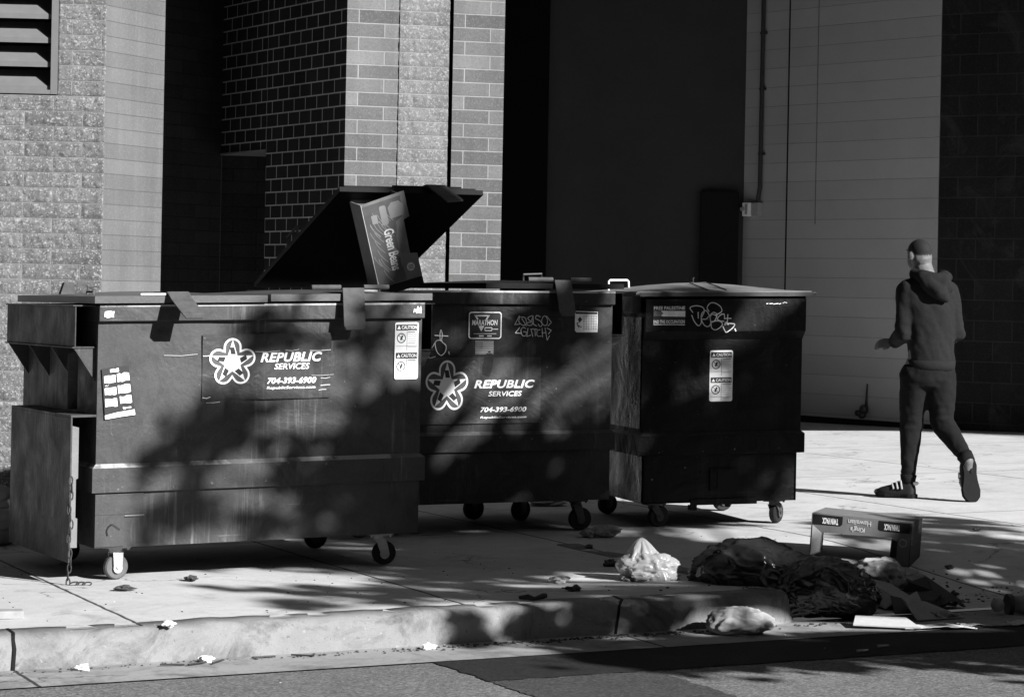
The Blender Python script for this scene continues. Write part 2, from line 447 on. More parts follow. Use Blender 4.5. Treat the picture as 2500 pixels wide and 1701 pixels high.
def sleeve(parent, side, ln, dp, z0, z1, w, mat, d0=.03):
    b = MB(); x0 = 0 if side < 0 else ln; s = side; t = .007
    xo = x0+s*w
    def bx(a, c, y0, y1, p, q): b.box(min(a, c), max(a, c), y0, y1, p, q)
    bx(xo-s*t, xo, d0, dp-.06, z0, z1)
    bx(x0, xo+s*.012, d0-.004, dp-.06, z1, z1+t)
    bx(x0, xo+s*.012, d0-.004, dp-.06, z0-t, z0)
    bx(x0, xo, dp-.06, dp-.055, z0, z1)
    o = obj('fork_pocket', b, mat, parent, bevel=.003)
    k = MB()
    for y in (d0+.004, d0+.42, d0+.85, dp-.1):
        k.plate([(x0, z0-t-.001), (xo, z0-t-.001), (x0, z0-.17)], y, y+.008)
    obj('gusset', k, mat, o, split=True)
    return o
def latch(parent, l0, l1, zt, zb, out, tilt, mat, rod=True, toff=.0):
    b = MB(); w = l1-l0; zm = zt
    # flat bent strap: lies on the lid, then hangs down in front
    prof = [(.16, zm+.004), (-.06, zm+.006), (-.06-out*.25, zm-.03), (-.06-out, zb+.02), (-.06-out*.98, zb)]
    vs = []
    for i, (y, z) in enumerate(prof):
        k = i/(len(prof)-1); sx = toff*max(0, (zt-z)/(zt-zb))
        e = .012 if i == len(prof)-1 else 0
        vs += [(l0+sx+e, y, z), (l1+sx-e, y, z), (l1+sx-e, y-.006, z+.005), (l0+sx+e, y-.006, z+.005)]
    fs = []
    for i in range(len(prof)-1):
        for c in range(4): fs.append((i*4+c, i*4+(c+1) % 4, (i+1)*4+(c+1) % 4, (i+1)*4+c))
    fs += [(0,1,2,3), (len(vs)-4, len(vs)-3, len(vs)-2, len(vs)-1)]
    b.add(vs, fs)
    o = obj('latch', b, mat, parent, bevel=.002)
    if rod:
        r = MB(); r.tube([(l0-.16, -.045, zm+.014), (l0-.004, -.045, zm+.014)], .013, 10); r.tube([(l1+.004, -.045, zm+.014), (l1+.14, -.045, zm+.014)], .013, 10)
        obj('latch_rod', r, M_rust, o, split=True)
    return o
def lid(parent, l0, l1, d0, d1, z, mat, th=.035, crown=.02, name='lid'):
    b = MB(); nx, ny = 10, 8; vs = []; fs = []
    for j in range(ny+1):
        for i in range(nx+1):
            u, v = i/nx, j/ny
            vs.append((l0+(l1-l0)*u, d0+(d1-d0)*v, z+crown*math.sin(PI*u)*math.sin(PI*v)))
    n = len(vs)
    vs += [(x, y, z-th) for x, y, zz in vs]
    for j in range(ny):
        for i in range(nx):
            a = j*(nx+1)+i; q = (a, a+1, a+nx+2, a+nx+1); fs.append(q); fs.append(tuple(k+n for k in q[::-1]))
    edge = [i for i in range(nx+1)] + [j*(nx+1)+nx for j in range(1, ny+1)] + [ny*(nx+1)+i for i in range(nx-1, -1, -1)] + [j*(nx+1) for j in range(ny-1, 0, -1)]
    for i in range(len(edge)):
        a, c = edge[i], edge[(i+1) % len(edge)]; fs.append((a, a+n, c+n, c))
    b.add(vs, fs)
    return obj(name, b, mat, parent)
def dumpster(label, x0, y0, z0, yaw, ln, dp, s, zb, zn0, zn1, zl0, zl1, mat, seed, group, lowinset=0, lip=.035):
    global FN
    T = thing('dumpster', label, 'dumpster', (x0, y0, z0), yaw, group)
    ky = -KX*math.sin(yaw)
    FN = lambda p: (p[0], p[1], p[2] + s*p[0] + ky*p[1])
    b = MB(); li = lowinset
    wavy_panel(b, 0, ln, zn1-.05, zl1, 0, .016, seed)
    wavy_panel(b, li, ln-li, zb, zn1-.05, 0 if not li else .012, .006, seed+5, 28, 8)
    zt = zl1-.005
    b.quad((0,0,zn1-.05), (0,dp,zn1-.05), (0,dp,zt), (0,0,zt)); b.quad((ln,0,zn1-.05), (ln,dp,zn1-.05), (ln,dp,zt), (ln,0,zt))
    b.quad((li,0,zb), (li,dp,zb), (li,dp,zn1-.05), (li,0,zn1-.05)); b.quad((ln-li,0,zb), (ln-li,dp,zb), (ln-li,dp,zn1-.05), (ln-li,0,zn1-.05))
    b.quad((0,dp,zb), (ln,dp,zb), (ln,dp,zt), (0,dp,zt)); b.quad((li,0,zb), (ln-li,0,zb), (ln-li,dp,zb), (li,dp,zb))
    body = obj('body', b, mat, T, fixn=False)
    return T, body
# ---- D1
D1y = .4426
G_D = 'wheeled steel dumpsters on the pavement'
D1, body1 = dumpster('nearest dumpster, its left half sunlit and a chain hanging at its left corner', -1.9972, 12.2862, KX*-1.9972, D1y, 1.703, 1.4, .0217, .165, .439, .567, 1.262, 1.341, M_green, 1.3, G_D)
band(D1, 1.703, 1.4, .430, .572, .022, 0, M_green)
def liprail(parent, ln, dp, z0, z1, out, mat, ends=True, bev=.004):
    b = MB(); b.box(-.004, ln+.004, -out, .03, z0, z1); b.box(-.006, .03, .031, dp, z0, z1); b.box(ln-.03, ln+.006, .031, dp, z0, z1); b.box(0, ln, dp-.03, dp+.01, z0, z1)
    o = obj('top_rail', b, mat, parent, bevel=bev)
    w = MB(); w.box(-.002, ln+.002, -out-.0015, -out+.004, z1-.009, z1+.0015); obj('worn_edge', w, M_worn, o); return o
liprail(D1, 1.703, 1.4, 1.262, 1.341, .03, M_green)
lid(D1, -.035, .845, -.055, 1.42, 1.385, M_lid); lid(D1, .862, 1.735, -.055, 1.42, 1.389, M_lid)
sleeve(D1, -1, 1.703, 1.4, 1.14, 1.335, .108, M_green); sleeve(D1, 1, 1.703, 1.4, 1.10, 1.33, .085, M_black, .06)  # right pocket's shade is put into its near-black paint
h = MB(); h.tube([(.10,.55,1.39), (.10,.55,1.43), (.16,.55,1.43)], .006); h.plate([(-.02,1.392), (.055,1.392), (.05,1.45), (.0,1.452)], .62, .66); h.box(.06,.13,.60,.61,1.44,1.452); h.tube([(.06,.3,1.39), (.06,.3,1.405), (.06,.42,1.405), (.06,.42,1.39)], .005)
obj('lid_handle', h, M_rust, D1, split=True)
latch(D1, .322, .432, 1.394, 1.272, .15, 0, M_rust, False, .04)
r = MB(); r.box(.19, .318, -.062, -.045, 1.387, 1.397); obj('latch_rod', r, M_white, D1, bevel=.003)
latch(D1, 1.238, 1.355, 1.408, 1.205, .03, 0, M_rust, True, .0)
# lower guard pocket on the left side
p = MB()
p.box(-.128, -.118, .0, 1.14, .10, .80); p.box(-.128, 0, .0, 1.14, .80, .812); p.box(-.128, 0, 1.135, 1.14, .1, .80)
gp = obj('side_guard', p, M_green, D1, bevel=.003)
p = MB(); p.plate([(-.116,.17), (-.078,.17), (-.078,.31), (-.088,.315), (-.088,.50), (-.078,.505), (-.078,.75), (-.116,.76)], .03, .036); obj('guard_flange', p, M_flange, gp)
p = MB(); p.box(-.118, -.0, .5, .51, .1, .8); obj('guard_back', p, M_in, gp)
p = MB(); p.plate([(-.085,.83), (-.035,.83), (-.035,1.125), (-.085,1.10)], .22, .226); obj('side_post', p, M_rust, D1)
# plates, hook, patches on the front
p = MB(); p.box(.0, .241, -.006, .0, .325, .425); p.box(.0, .146, -.006, .0, .17, .324); obj('weld_plate', p, M_green, D1, split=True)
p = MB(); p.box(.146, .246, -.009, -.002, .314, .322); obj('weld_bead', p, M_flange, D1)
p = MB(); stroke(p, spline([(.062,.225), (.058,.245), (.066,.265), (.08,.276)]), -.008, .008); stroke(p, [(.085,.278), (.122,.252)], -.008, .009); obj('ink_mark', p, M_ink, D1, fixn=False)
pn = MB(); sheet(pn, rrect(.527, 1.205, .867, 1.193, .004), -.0095); 
logo_panel_mat = paint('emblem_panel_film', .043, .34, .25, 0, .16)
lp = obj('company_panel', pn, logo_panel_mat, D1, fixn=False)
star_logo(lp, .681, 1.052, .125, .122, -.0125)
lettering(lp, [('REPUBLIC', .828, 1.155, 1.051, 1.099, dict(bold=.035, shear=.25, space=1.06)), ('SERVICES', .902, 1.089, 1.014, 1.044, dict(bold=.015, shear=.2)),
               ('704-393-6900', .865, 1.126, .942, .974, dict(bold=.03, shear=.22)), ('RepublicServices.com', .863, 1.122, .912, .930, dict(bold=.02, shear=.2))], -.0125, M_white)
sc = MB()
for (l0, l1, z, w) in ((.80, .93, 1.106, .003), (.96, 1.03, 1.108, .003), (1.09, 1.2, 1.105, .005), (.53, .57, 1.09, .006), (.55, .62, .86, .004), (.53, .57, .885, .005), (1.15, 1.2, .93, .005), (1.15, 1.2, .97, .003), (1.14, 1.18, .905, .004), (1.1, 1.22, .98, .002), (.33, .5, 1.09, .002)):
    z += random.uniform(-.004, .004); stroke(sc, [(l0, z), ((l0+l1)/2, z+random.uniform(-.004, .004)), (l1, z+.003)], -.0135, w*.55)
obj('scratches', sc, M_whited, lp, fixn=False); lp.children[-1]['kind'] = 'stuff'
caution_sticker(D1, 1.551, 1.682, .95, 1.241, -.0095, M_white)
# bill sticker at the left, tilted
bm_ = MB(); sheet(bm_, [(.039, .795), (.19, .805), (.152, 1.047), (.018, 1.033)], -.0095)
bs = obj('bill_sticker', bm_, M_ink, D1, fixn=False)
w = MB()
def bil(u, v):
    a = Vector((.039, .795)); b = Vector((.19, .805)); c = Vector((.152, 1.047)); d = Vector((.018, 1.033))
    p = (a*(1-u)+b*u)*(1-v) + (d*(1-u)+c*u)*v; return (p.x, p.y)
for (u0, u1, v0, v1) in ((.06,.47,.68,.86), (.53,.97,.69,.88), (.05,.46,.44,.62), (.52,.96,.46,.65), (.04,.45,.2,.39), (.55,.95,.25,.42), (.62,.9,.13,.20), (.3,.62,.90,.98), (.08,.2,.63,.66)):
    n = 5; top = [(u0+(u1-u0)*i/n, v1-random.random()*.03) for i in range(n+1)]; bot = [(u0+(u1-u0)*i/n, v0+random.random()*.03) for i in range(n+1)]
    sheet(w, [bil(*q) for q in bot] + [bil(*q) for q in top[::-1]], -.0112)
sheet(w, [bil(*q) for q in ((0,-.03), (.5,-.005), (1,.01), (1,.12), (.85,.11), (.4,.09), (.0,.05))], -.0112)
obj('sticker_print', w, M_white, bs, fixn=False)
w = MB(); sheet(w, [(.020,1.285), (.03,1.283), (.033,1.278), (.055,1.283), (.068,1.281), (.066,1.292), (.07,1.312), (.06,1.31), (.05,1.314), (.022,1.31)], -.0325); obj('torn_sticker', w, M_white, D1, fixn=False)
w = MB(); sheet(w, [(1.64,1.288), (1.65,1.30), (1.658,1.286), (1.668,1.29), (1.685,1.286), (1.687,1.305), (1.682,1.327), (1.675,1.31), (1.665,1.326), (1.657,1.305), (1.645,1.312)], -.0325); obj('torn_sticker', w, M_whited, D1, fixn=False)
for l, d, a, rk, tm in ((.135, .09, .15, .0, M_rubg), (1.53, .09, -.2, .022, M_rub), (.135, 1.0, .3, .02, M_rub), (1.53, .98, -.25, -.01, M_rub)): caster(D1, l, d, .165, .061, a, rk, M_steel if d < .5 else M_dsteel, tm)
FN = None
# ---- D2
D2y = .4268
x2, y2 = .5922 - 1.7*math.cos(D2y), 14.9076 - 1.7*math.sin(D2y)
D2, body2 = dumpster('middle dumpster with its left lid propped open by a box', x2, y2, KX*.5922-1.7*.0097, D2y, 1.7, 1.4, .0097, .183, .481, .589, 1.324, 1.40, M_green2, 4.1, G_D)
band(D2, 1.7, 1.4, .475, .594, .022, 0, M_green2, M_green)
liprail(D2, 1.7, 1.4, 1.324, 1.4, .03, M_green2)
sleeve(D2, 1, 1.7, 1.4, 1.15, 1.39, .095, M_black, .05); sleeve(D2, -1, 1.7, 1.4, 1.15, 1.39, .095, M_black, .05)
lid(D2, .862, 1.745, -.055, 1.42, 1.446, M_lidb, .03)
h = MB(); h.tube([(1.35,.5,1.46), (1.35,.5,1.50), (1.47,.5,1.505), (1.47,.5,1.46)], .008); obj('lid_handle', h, M_dsteel, D2)
# open lid, hinged at the back
oa = R(20.3); Mo = Matrix.Translation((0, 1.42, 1.415)) @ Matrix.Rotation(-oa, 4, 'X') @ Matrix.Translation((0, -1.42, -1.415))
FNs = FN; FN = lambda p: FNs(Mo @ Vector(p))
ol = lid(D2, -.03, .845, -.125, 1.42, 1.44, M_lidb, .028, .01, 'lid'); ol['label'] = 'raised black lid'
h = MB(); h.tube([(-.02,.62,1.45), (-.02,.62,1.495), (-.02,.80,1.495), (-.02,.80,1.45)], .008); obj('lid_handle', h, M_rust, ol)
h = MB(); h.tube([(.30,-.10,1.455), (.54,-.10,1.455)], .013); h.tube([(.595,-.10,1.455), (.72,-.10,1.455)], .013); h.box(-.0, .80, -.125, -.10, 1.441, 1.449); obj('lid_bar', h, M_lidb, ol, split=True)
h = MB(); h.add([(.47,-.09,1.466), (.585,-.09,1.466), (.60,-.155,1.455), (.655,-.255,1.325), (.555,-.255,1.315), (.485,-.155,1.455)] + [(x_, y_+.004, z_-.008) for x_, y_, z_ in [(.47,-.09,1.466), (.585,-.09,1.466), (.60,-.155,1.455), (.655,-.255,1.325), (.555,-.255,1.315), (.485,-.155,1.455)]],
  [(0,1,2,5), (5,2,3,4), (11,8,7,6), (10,9,8,11), (0,6,7,1), (1,7,8,2), (2,8,9,3), (3,9,10,4), (4,10,11,5), (5,11,6,0)]); obj('latch', h, M_rust, ol)
FN = FNs
latch(D2, 1.29, 1.395, 1.455, 1.258, .035, 0, M_rust, True, .02)
q = 1.7
pn = MB(); sheet(pn, rrect(q-1.21, q-.46, .64, 1.02, .004), -.0095); lp2 = obj('company_panel', pn, logo_panel_mat, D2, fixn=False)
star_logo(lp2, q-1.052, .853, .137, .152, -.0125)
lettering(lp2, [('REPUBLIC', q-.883, q-.50, .842, .890, dict(bold=.035, shear=.25, space=1.06)), ('SERVICES', q-.792, q-.581, .796, .825, dict(bold=.015, shear=.2)),
                ('704-393-6900', q-.842, q-.55, .705, .735, dict(bold=.03, shear=.22)), ('RepublicServices.com', q-.841, q-.549, .666, .682, dict(bold=.02, shear=.2))], -.0125, M_white)
# maker plate
m = MB(); sheet(m, rrect(q-.923, q-.717, 1.125, 1.28, .016), -.0095); mp = obj('maker_plate', m, M_ink, D2, fixn=False)
m = MB(); ring(m, rrect(q-.923, q-.717, 1.125, 1.28, .016), rrect(q-.917, q-.723, 1.131, 1.274, .013), -.011)
a0 = q-.92
sheet(m, [(a0+.03,1.262), (a0+.13,1.262), (a0+.125,1.254), (a0+.035,1.254)], -.011); sheet(m, [(a0+.03,1.262), (a0+.048,1.236), (a0+.058,1.236), (a0+.044,1.262)], -.011); sheet(m, [(a0+.13,1.262), (a0+.112,1.236), (a0+.102,1.236), (a0+.116,1.262)], -.011)
sheet(m, [(a0+.058,1.2), (a0+.095,1.2), (a0+.076,1.168)], -.011); ring(m, rrect(a0+.097, a0+.145, 1.17, 1.192, .005), rrect(a0+.101, a0+.141, 1.175, 1.187, .003), -.011)
stroke(m, [(a0+.147,1.181), (a0+.18,1.181)], -.011, .004); stroke(m, [(a0+.03,1.155), (a0+.17,1.155)], -.011, .003); stroke(m, [(a0+.065,1.142), (a0+.09,1.142)], -.011, .006); stroke(m, [(a0+.115,1.142), (a0+.14,1.142)], -.011, .006)
text(m, 'MARATHON', a0+.018, a0+.178, 1.203, 1.234, -.011, .02, .1); obj('plate_print', m, M_whited, mp, fixn=False)
# little striped flag
m = MB(); sheet(m, [(q-.879,1.038), (q-.764,1.038), (q-.764,1.114), (q-.879,1.116)], -.0095); fl = obj('flag_sticker', m, M_mid, D2, fixn=False)
m = MB()
for i in range(6):
    z = 1.109-i*.013; stroke(m, [((q-.83 if i < 3 else q-.876), z), (q-.766, z)], -.011, .005)
sheet(m, [(q-.877,1.075), (q-.832,1.075), (q-.832,1.112), (q-.877,1.114)], -.0115); obj('sticker_print', m, M_dim, fl, fixn=False)
# grid tag
m = MB(); sheet(m, [(q-.247,1.172), (q-.235,1.163), (q-.1,1.163), (q-.1,1.283), (q-.249,1.287)], -.0095); tg = obj('tag_sticker', m, M_whited, D2, fixn=False)
m = MB()
sheet(m, [(q-.245,1.27), (q-.104,1.268), (q-.104,1.279), (q-.245,1.283)], -.011)
sheet(m, [(q-.216,1.22), (q-.202,1.238), (q-.217,1.254), (q-.231,1.237)], -.0111)
stroke(m, [(q-.217,1.225), (q-.237,1.215), (q-.224,1.2), (q-.206,1.193)], -.0111, .004); stroke(m, [(q-.235,1.205), (q-.22,1.19)], -.0111, .003)
for i in range(9): stroke(m, [(q-.195,1.26-i*.0095), (q-.106,1.259-i*.0095)], -.011, .0015)
for i in range(6): stroke(m, [(q-.19+i*.016,1.262), (q-.19+i*.016,1.175)], -.011, .0015)
obj('sticker_print', m, M_ink, tg, fixn=False)
# marker tags (graffiti)
def mk(poly, l0, l1, z0, z1, box, y, w, mb, k=5):
    pts = [(l0+(x-box[0])/(box[2]-box[0])*(l1-l0), z0+(yy-box[1])/(box[3]-box[1])*(z1-z0)) for x, yy in poly]
    stroke(mb, spline(pts, k) if k > 1 else pts, y, w)
m = MB(); bx_ = (885, 185, 1440, 590); A = (q-.634, q-.401, 1.262, 1.118)
for k, poly in ((1, [(950,200),(885,340),(960,330)]), (5, [(960,210),(945,290),(1010,350),(1060,320),(1040,230),(975,215)]), (1, [(990,240),(1060,360)]), (5, [(1150,190),(1080,230),(1130,280),(1160,200),(1150,330),(1090,350),(1070,310),(1140,300)]), (1, [(1160,200),(1165,330),(1215,360)]),
                (5, [(1270,210),(1215,190),(1200,240),(1270,280),(1300,340),(1270,370),(1240,330)]), (5, [(1310,210),(1350,200),(1380,270),(1370,340),(1330,350),(1290,290),(1310,210)]), (1, [(1365,200),(1440,300),(1390,360)]),
                (1, [(960,385),(895,475),(985,480)]), (5, [(1050,400),(1010,385),(980,430),(1000,510),(1050,520),(1060,460),(1020,455)]), (1, [(1085,400),(1070,530),(1130,510)]), (1, [(1130,410),(1160,530)]), (1, [(1140,410),(1225,415)]), (1, [(1190,410),(1200,520)]), (5, [(1270,420),(1225,440),(1230,520),(1290,525)]), (1, [(1300,400),(1310,540)]), (1, [(1300,470),(1350,470)]), (1, [(1345,390),(1380,590),(1415,520)]), (1, [(1375,395),(1440,430),(1400,490)])):
    mk(poly, *A, bx_, -.0125, .0045, m, k)
obj('graffiti', m, M_chalk, D2, fixn=False)
m = MB(); bx_ = (290, 550, 510, 780); A = (q-1.205, q-1.035, 1.176, 1.018)
for k, poly in ((5, [(430,640),(425,590),(432,550),(445,590),(440,640),(475,680),(470,730),(435,760),(400,720),(390,650),(430,630)]), (1, [(385,595),(490,600)]), (5, [(390,650),(360,700),(325,725)]), (5, [(290,760),(330,740),(345,780),(390,770)]), (1, [(498,730),(503,752)])):
    mk(poly, *A, bx_, -.0125, .0048, m, k)
obj('graffiti', m, M_chalk, D2, fixn=False)
for l, d, a, rk in ((1.53, .09, -.15, .025), (.17, .09, .2, .0), (1.49, .78, .3, .0), (.18, 1.15, 0, .0), (1.25, .95, 0.1, 0)): caster(D2, l, d, .183, .068, a, rk, M_rust if d < .5 else M_dsteel)
FN = None
# ---- D3
D3y = .27
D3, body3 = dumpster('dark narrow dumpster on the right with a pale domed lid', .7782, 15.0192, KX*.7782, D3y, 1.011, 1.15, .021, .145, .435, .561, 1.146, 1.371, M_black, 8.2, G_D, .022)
band(D3, 1.011, 1.15, .43, .566, .02, 0, M_black, M_green2)
b = MB(); ol_ = .055
b.add([(-.0,-ol_,1.165), (1.011,-ol_,1.165), (1.011,-ol_,1.355), (-.0,-ol_,1.355), (0,-.035,1.371), (1.011,-.035,1.371), (0,-.004,1.115), (1.011,-.004,1.115), (0,.03,1.371), (1.011,.03,1.371), (0,.03,1.115), (1.011,.03,1.115)],
      [(0,1,2,3), (3,2,5,4), (6,7,1,0), (4,5,9,8), (10,11,7,6), (0,3,4,8,10,6), (1,2,5,9,11,7)])
obj('front_rim', b, M_black, D3)
b = MB(); b.box(-.055, .0, .035, 1.12, 1.275, 1.371); b.box(1.011, 1.03, .035, 1.12, 1.275, 1.371); obj('side_rim', b, M_worn, D3, split=True, bevel=.004)
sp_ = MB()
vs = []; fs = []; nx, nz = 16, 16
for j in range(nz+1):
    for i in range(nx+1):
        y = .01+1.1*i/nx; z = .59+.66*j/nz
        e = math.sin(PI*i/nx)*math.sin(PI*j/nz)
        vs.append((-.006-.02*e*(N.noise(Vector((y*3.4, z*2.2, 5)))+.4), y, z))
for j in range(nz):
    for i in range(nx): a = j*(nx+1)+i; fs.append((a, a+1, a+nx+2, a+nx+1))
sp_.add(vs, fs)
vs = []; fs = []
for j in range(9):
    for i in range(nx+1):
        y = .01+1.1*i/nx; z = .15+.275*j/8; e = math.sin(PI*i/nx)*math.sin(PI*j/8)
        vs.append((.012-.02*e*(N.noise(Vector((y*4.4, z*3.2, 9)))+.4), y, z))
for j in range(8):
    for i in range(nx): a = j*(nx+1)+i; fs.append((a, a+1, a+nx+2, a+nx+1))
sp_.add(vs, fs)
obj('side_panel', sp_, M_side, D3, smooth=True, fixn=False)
ld = lid(D3, -.06, 1.04, -.07, 1.17, 1.402, M_lid3, .008, .052)
b = MB(); b.box(-.045, 1.05, -.075, -.05, 1.372, 1.396); b.tube([(1.045,-.063,1.387), (1.066,-.063,1.387)], .013); b.tube([(-.07,-.063,1.387), (-.046,-.063,1.387)], .012); obj('lid_rim', b, M_dsteel, ld)
h = MB(); h.tube([(-.02,.62,1.40), (-.02,.62,1.462), (-.012,.62,1.47), (.10,.62,1.47), (.108,.62,1.462), (.112,.62,1.415), (.14,.62,1.41)], .0065); obj('lid_handle', h, M_white, ld)
h = MB(); h.tube([(.385,-.06,1.39), (.39,-.03,1.412), (.395,.3,1.452), (.50,.3,1.456), (.505,-.03,1.412), (.512,-.06,1.39)], .004); h.tube([(.43,.35,1.45), (.435,.35,1.468), (.43,.35,1.475), (.44,.35,1.485)], .004); obj('wire_tie', h, M_dsteel, ld, split=True)
fy = -.0565
m = MB(); sheet(m, [(.044,1.203), (.243,1.203), (.243,1.317), (.044,1.317)], fy-.001); fs_ = obj('flag_sticker', m, M_ink, D3, fixn=False)
m = MB(); sheet(m, [(.108,1.255), (.243,1.252), (.243,1.286), (.09,1.288), (.106,1.272), (.09,1.258)], fy-.003); sheet(m, [(.046,1.205), (.241,1.203), (.241,1.207), (.046,1.209)], fy-.003)
text(m, 'FREE PALESTINE', .047, .241, 1.294, 1.314, fy-.003, .02); text(m, 'END THE OCCUPATION', .046, .240, 1.213, 1.233, fy-.003, .02); obj('sticker_print', m, M_whited, fs_, fixn=False)
m = MB(); sheet(m, [(.046,1.257), (.086,1.257), (.104,1.272), (.088,1.288), (.046,1.288)], fy-.003); obj('sticker_triangle', m, M_dim, fs_, fixn=False)
m = MB(); bx_ = (934, 351, 1434, 662); A = (.269, .567, 1.333, 1.158)
for k, poly in ((5, [(970,450),(940,400),(1000,380),(1070,395),(1090,440),(1060,510),(1060,560),(1030,590),(985,540),(960,480)]), (1, [(1025,450),(1028,510)]), (5, [(1100,430),(1065,460),(1060,520),(1090,580),(1130,600),(1160,570),(1150,500),(1120,440),(1095,430)]), (5, [(1140,440),(1120,400),(1150,355),(1200,352),(1260,390),(1275,440),(1230,470)]), (5, [(1070,520),(1110,520),(1150,480),(1190,450),(1225,480),(1200,540),(1165,550),(1155,500),(1180,470),(1225,490)]),
                (5, [(1165,550),(1170,610),(1210,635),(1260,610),(1285,570),(1240,540),(1165,550)]), (5, [(1305,520),(1300,470),(1260,480),(1230,520),(1260,540),(1300,545)]), (1, [(1340,475),(1335,580)]), (1, [(1305,515),(1375,515)]), (1, [(1350,580),(1325,550),(1310,585)]), (5, [(1290,600),(1310,640),(1330,660),(1390,620),(1415,580),(1390,570),(1310,565)]), (1, [(1418,625),(1428,648)])):
    mk(poly, *A, bx_, fy-.002, .0056, m, k)
obj('graffiti', m, M_chalk, D3, fixn=False)
m = MB()
for l, w in ((.755, .01), (.775, .02), (.80, .03), (.835, .012)): stroke(m, [(l, 1.327+random.uniform(-.003,.003)), (l+w, 1.328)], fy-.002, .004)
stroke(m, spline([(.86,1.33), (.872,1.335), (.884,1.331)]), fy-.002, .004); obj('scratches', m, M_whited, D3, fixn=False)
caution_sticker(D3, .421, .567, .746, 1.05, -.0095, M_white)
m = MB(); m.box(.44, .62, .0, .01, .215, .345); m.box(.32, .74, .0, .012, .13, .165); m.box(.32, .36, .0, .05, .10, .13); m.box(.55, .57, .0, .04, .115, .13); obj('drain_plate', m, M_black, D3, split=True)
m = MB(); m.box(.485, .59, -.004, .0, .225, .335); obj('drain_pocket', m, M_in, D3)
for l, d, a, rk in ((.12, .09, .1, .03), (.89, .10, .75, .03), (.12, 1.0, .2, 0), (.89, 1.0, 0, 0)): caster(D3, l, d, .145, .064, a, rk, M_rust)
FN = None
# ------------------------------------------------------------------ ground
def sheet_ab(mb, a0, a1, b0, b1, z, na=1, nb=1):
    vs = []; fs = []
    for j in range(nb+1):
        for i in range(na+1):
            x, y = xy(a0+(a1-a0)*i/na, b0+(b1-b0)*j/nb); vs.append((x, y, KX*x+z))
    for j in range(nb):
        for i in range(na): k = j*(na+1)+i; fs.append((k, k+1, k+na+2, k+na+1))
    mb.add(vs, fs)
m = MB(); sheet_ab(m, -160, 160, -160, 9.96, -.15); struct('road', m, M_road)
m = MB(); sheet_ab(m, -160, 160, 40, 200, -.15); struct('ground', m, M_road)
m = MB(); sheet_ab(m, -30, 40, 9.9, 10.42, -.143, 1, 1); struct('gutter', m, M_gut)
def rough_edge(pts, amp, step=.02, seed=0):
    out = []
    for i in range(len(pts)):
        p = Vector(pts[i]); q_ = Vector(pts[(i+1) % len(pts)]); d = q_-p; n = max(1, int(d.length/step)); nn = Vector((-d.y, d.x)).normalized()
        for k in range(n):
            c = p + d*(k/n); out.append(c + nn*amp*(N.noise(Vector((c.x*9, c.y*9, seed))) + .6*N.noise(Vector((c.x*40, c.y*40, seed)))))
    return out
def patch(name, pts, z, mat, amp, seed):
    e = rough_edge(pts, amp, .02, seed); m = MB(); vs = []
    for c in e:
        x, y = xy(c.x, c.y); vs.append((x, y, KX*x+z))
    m.add(vs, [tuple(range(len(vs)))]); return struct(name, m, mat)
patch('asphalt_strip', [(4.0, 9.34), (26, 9.28), (26, 9.93), (3.98, 9.93)], -.1462, M_strip, .022, 1)
patch('asphalt_patch', [(4.06, 3.0), (4.78, 3.0), (4.72, 9.33), (4.0, 9.33)], -.1466, M_patch, .03, 4)
# pavement with the dropped driveway
def axis(a, b, steps):
    out = [a]
    for lim, st in steps:
        while out[-1] < min(lim, b)-1e-6: out.append(min(out[-1]+st, min(lim, b)))
    return out
As = axis(-30, 40, ((5.9, 4), (6.12, .02), (9, .4), (40, 4))); Bs = axis(10.40, 44, ((10.5, .05), (13.2, .1), (44, 3)))
vs = []; fs = []; na = len(As)
for bb in Bs:
    for aa in As:
        x, y = xy(aa, bb + (.1 if bb < 10.41 and aa < 6 else 0)); vs.append((x, y, hz(x, y) if bb > 10.41 or aa >= 6 else KX*x))
for j in range(len(Bs)-1):
    for i in range(na-1): k = j*na+i; fs.append((k, k+1, k+na+1, k+na))
m = MB(); m.add(vs, fs); struct('sidewalk', m, M_conc)
# kerb: rounded profile swept along the street and returned at the driveway
prof = [(.045, -.16), (.03, -.06), (.018, -.025), (.004, -.007), (-.02, .002), (-.15, .004), (-.16, -.01)]
path = [(a, 10.40, 0, -1) for a in [-30, -10, 0] + [1+.05*i for i in range(96)]]
path += [(5.88+.13*math.sin(t), 10.53-.13*math.cos(t), math.sin(t), -math.cos(t)) for t in [R(90*i/8) for i in range(9)]]
path += [(6.01, 10.53+.15*i, 1, 0) for i in range(1, 16)]
vs = []; fs = []; npf = len(prof)
for i, (a, b_, na_, nb_) in enumerate(path):
    for o_, z in prof:
        wob = .008*N.noise(Vector((a*2.3, b_*2.3, z*12))) + .007*N.noise(Vector((a*9, b_*9, z*25))) - .012*max(0, N.noise(Vector((a*5.3, b_*5, z*9+4)))-.15)
        x, y = xy(a+na_*(o_+wob), b_+nb_*(o_+wob))
        zz = z + (wob if z > -.1 else 0) - (.10*sm((b_-10.9)/1.7)*0)
        vs.append((x, y, KX*x+zz))
for i in range(len(path)-1):
    for k in range(npf-1): fs.append((i*npf+k, (i+1)*npf+k, (i+1)*npf+k+1, i*npf+k+1))
m = MB(); m.add(vs, fs); struct('curb', m, M_curb, smooth=True)
m = MB()
for aj, tl in ((2.31, .004), (5.05, .03)):
    pts = []
    for k, (o_, z) in enumerate(prof[:-1]):
        pts.append((aj + tl*k*.5, 10.40-o_, z))
    vs = []
    for (a, b_, z) in pts:
        for da in (-.007, .007):
            x, y = xy(a+da+.004*math.sin(z*90), b_-.0035); vs.append((x, y, KX*x+z+.003))
    m.add(vs, [(2*i, 2*i+1, 2*i+3, 2*i+2) for i in range(len(pts)-1)])
